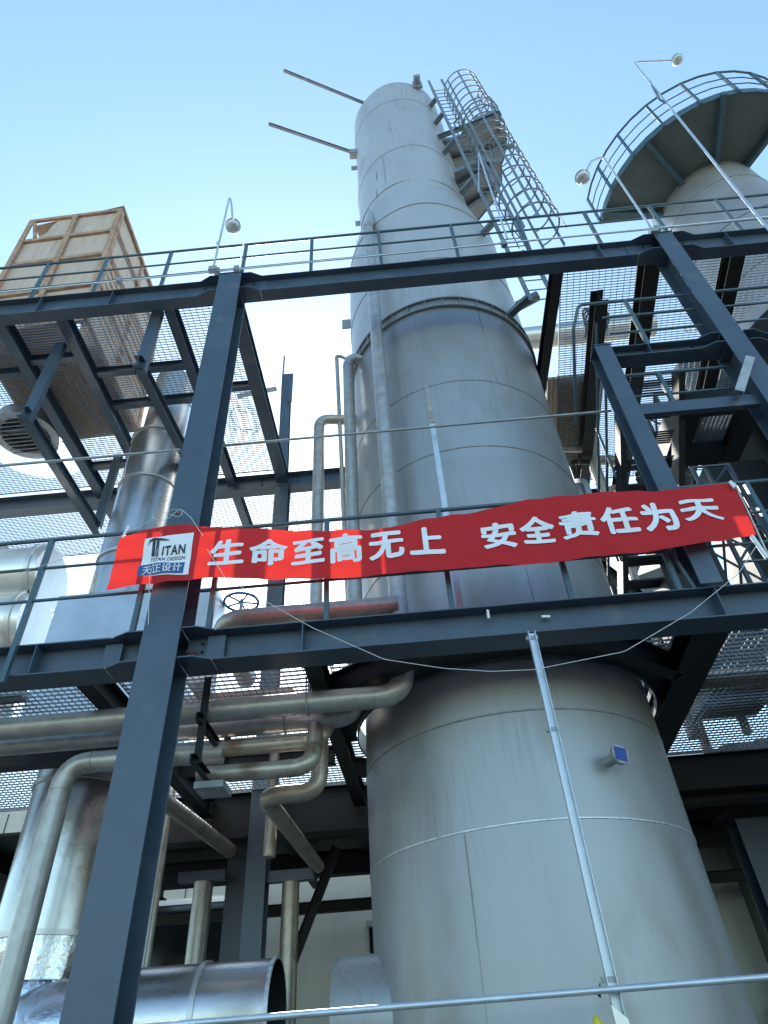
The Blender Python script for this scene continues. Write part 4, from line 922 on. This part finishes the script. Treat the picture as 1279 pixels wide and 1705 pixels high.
for i, (x, y, z, lab) in enumerate(((-1.95, 5.06, 4.62, 'lower beam joint right of the long column'), (3.98, 5.06, 8.30, 'landing beam joint left of right column'), (4.12, 5.06, 10.72, 'upper beam joint left of right column'))):
    mb = MB(); random.seed(i)
    for k in range(7):
        a, b_ = random.uniform(-.07, .07), random.uniform(-.05, .05)
        mb.tube([(x + a, y + .105 if i else y + .135, z + b_), (x + a, y + .09 if i else y + .12, z + b_)], random.uniform(.008, .02), 7)
    mb.build('rust_patch', 'rust', None, 'small rusty spots at the ' + lab, 'rust')
for (z, x, y, lab) in ((5.4, 1.03, 5.02, 'strut'),): pass
for z in (2.02, 3.6, 4.40):   # clips holding the long strut
    q = at(886, 1060, Y=4.99).x
    MB().box(q - .05, q + .05, 5.0, 5.03, z, z + .03).build('strut_clip', 'galv', None, 'small clip on the long bright strut ' + {2.02: 'at the bottom pipe', 3.6: 'halfway up', 4.40: 'just under the lower beam'}[z], 'clip')
# dense pipework and braces deep in the right bay
for i, (x, y, r_, m_, lab) in enumerate(((3.15, 9.0, .07, 'pipe', 'slim grey riser nearest the tower in the right bay'), (3.42, 9.2, .05, 'dark', 'thin dark riser beside the slim grey riser in the right bay'), (3.75, 9.0, .10, 'pipe', 'thickest grey riser in the right bay'),
                                         (4.1, 9.6, .07, 'pipe_warm', 'brownish riser in the right bay behind the short column'), (4.45, 9.0, .06, 'dark', 'dark riser in front of the lattice mast'), (5.6, 9.4, .12, 'dark', 'thick dark riser behind the lattice mast'))):
    pipe([vec(x, y, 4.95), vec(x, y, 10.7 - .2 * i), vec(x + .6, y + .1, 10.7 - .2 * i)], r_, lab, m_=m_)
for (p, q, lab) in (((3.0, 8.7, 5.2), (4.9, 8.7, 8.0), 'dark diagonal brace rising right, in the bay behind the banner end'), ((4.9, 8.8, 5.2), (3.0, 8.8, 8.0), 'dark diagonal brace falling right, in the bay behind the banner end'),
                    ((4.2, 8.6, 8.2), (5.8, 8.6, 10.6), 'dark diagonal brace under the upper right floor')):
    MB().ibeam(p, q, .14, .14, .01, .01).build('diagonal_brace', 'dark', None, lab, 'brace', 'braces of the right bay')
for (y, z, lab) in ((8.5, 8.1, 'dark crossbeam at landing height deep in the right bay'), (9.9, 7.0, 'dark crossbeam below landing height deep in the right bay')):
    MB().ibeam((2.75, y, z), (7.2, y, z), .24, .16, .012, .01).build('steel_beam', 'dark', None, lab, 'beam', G_BEAM)
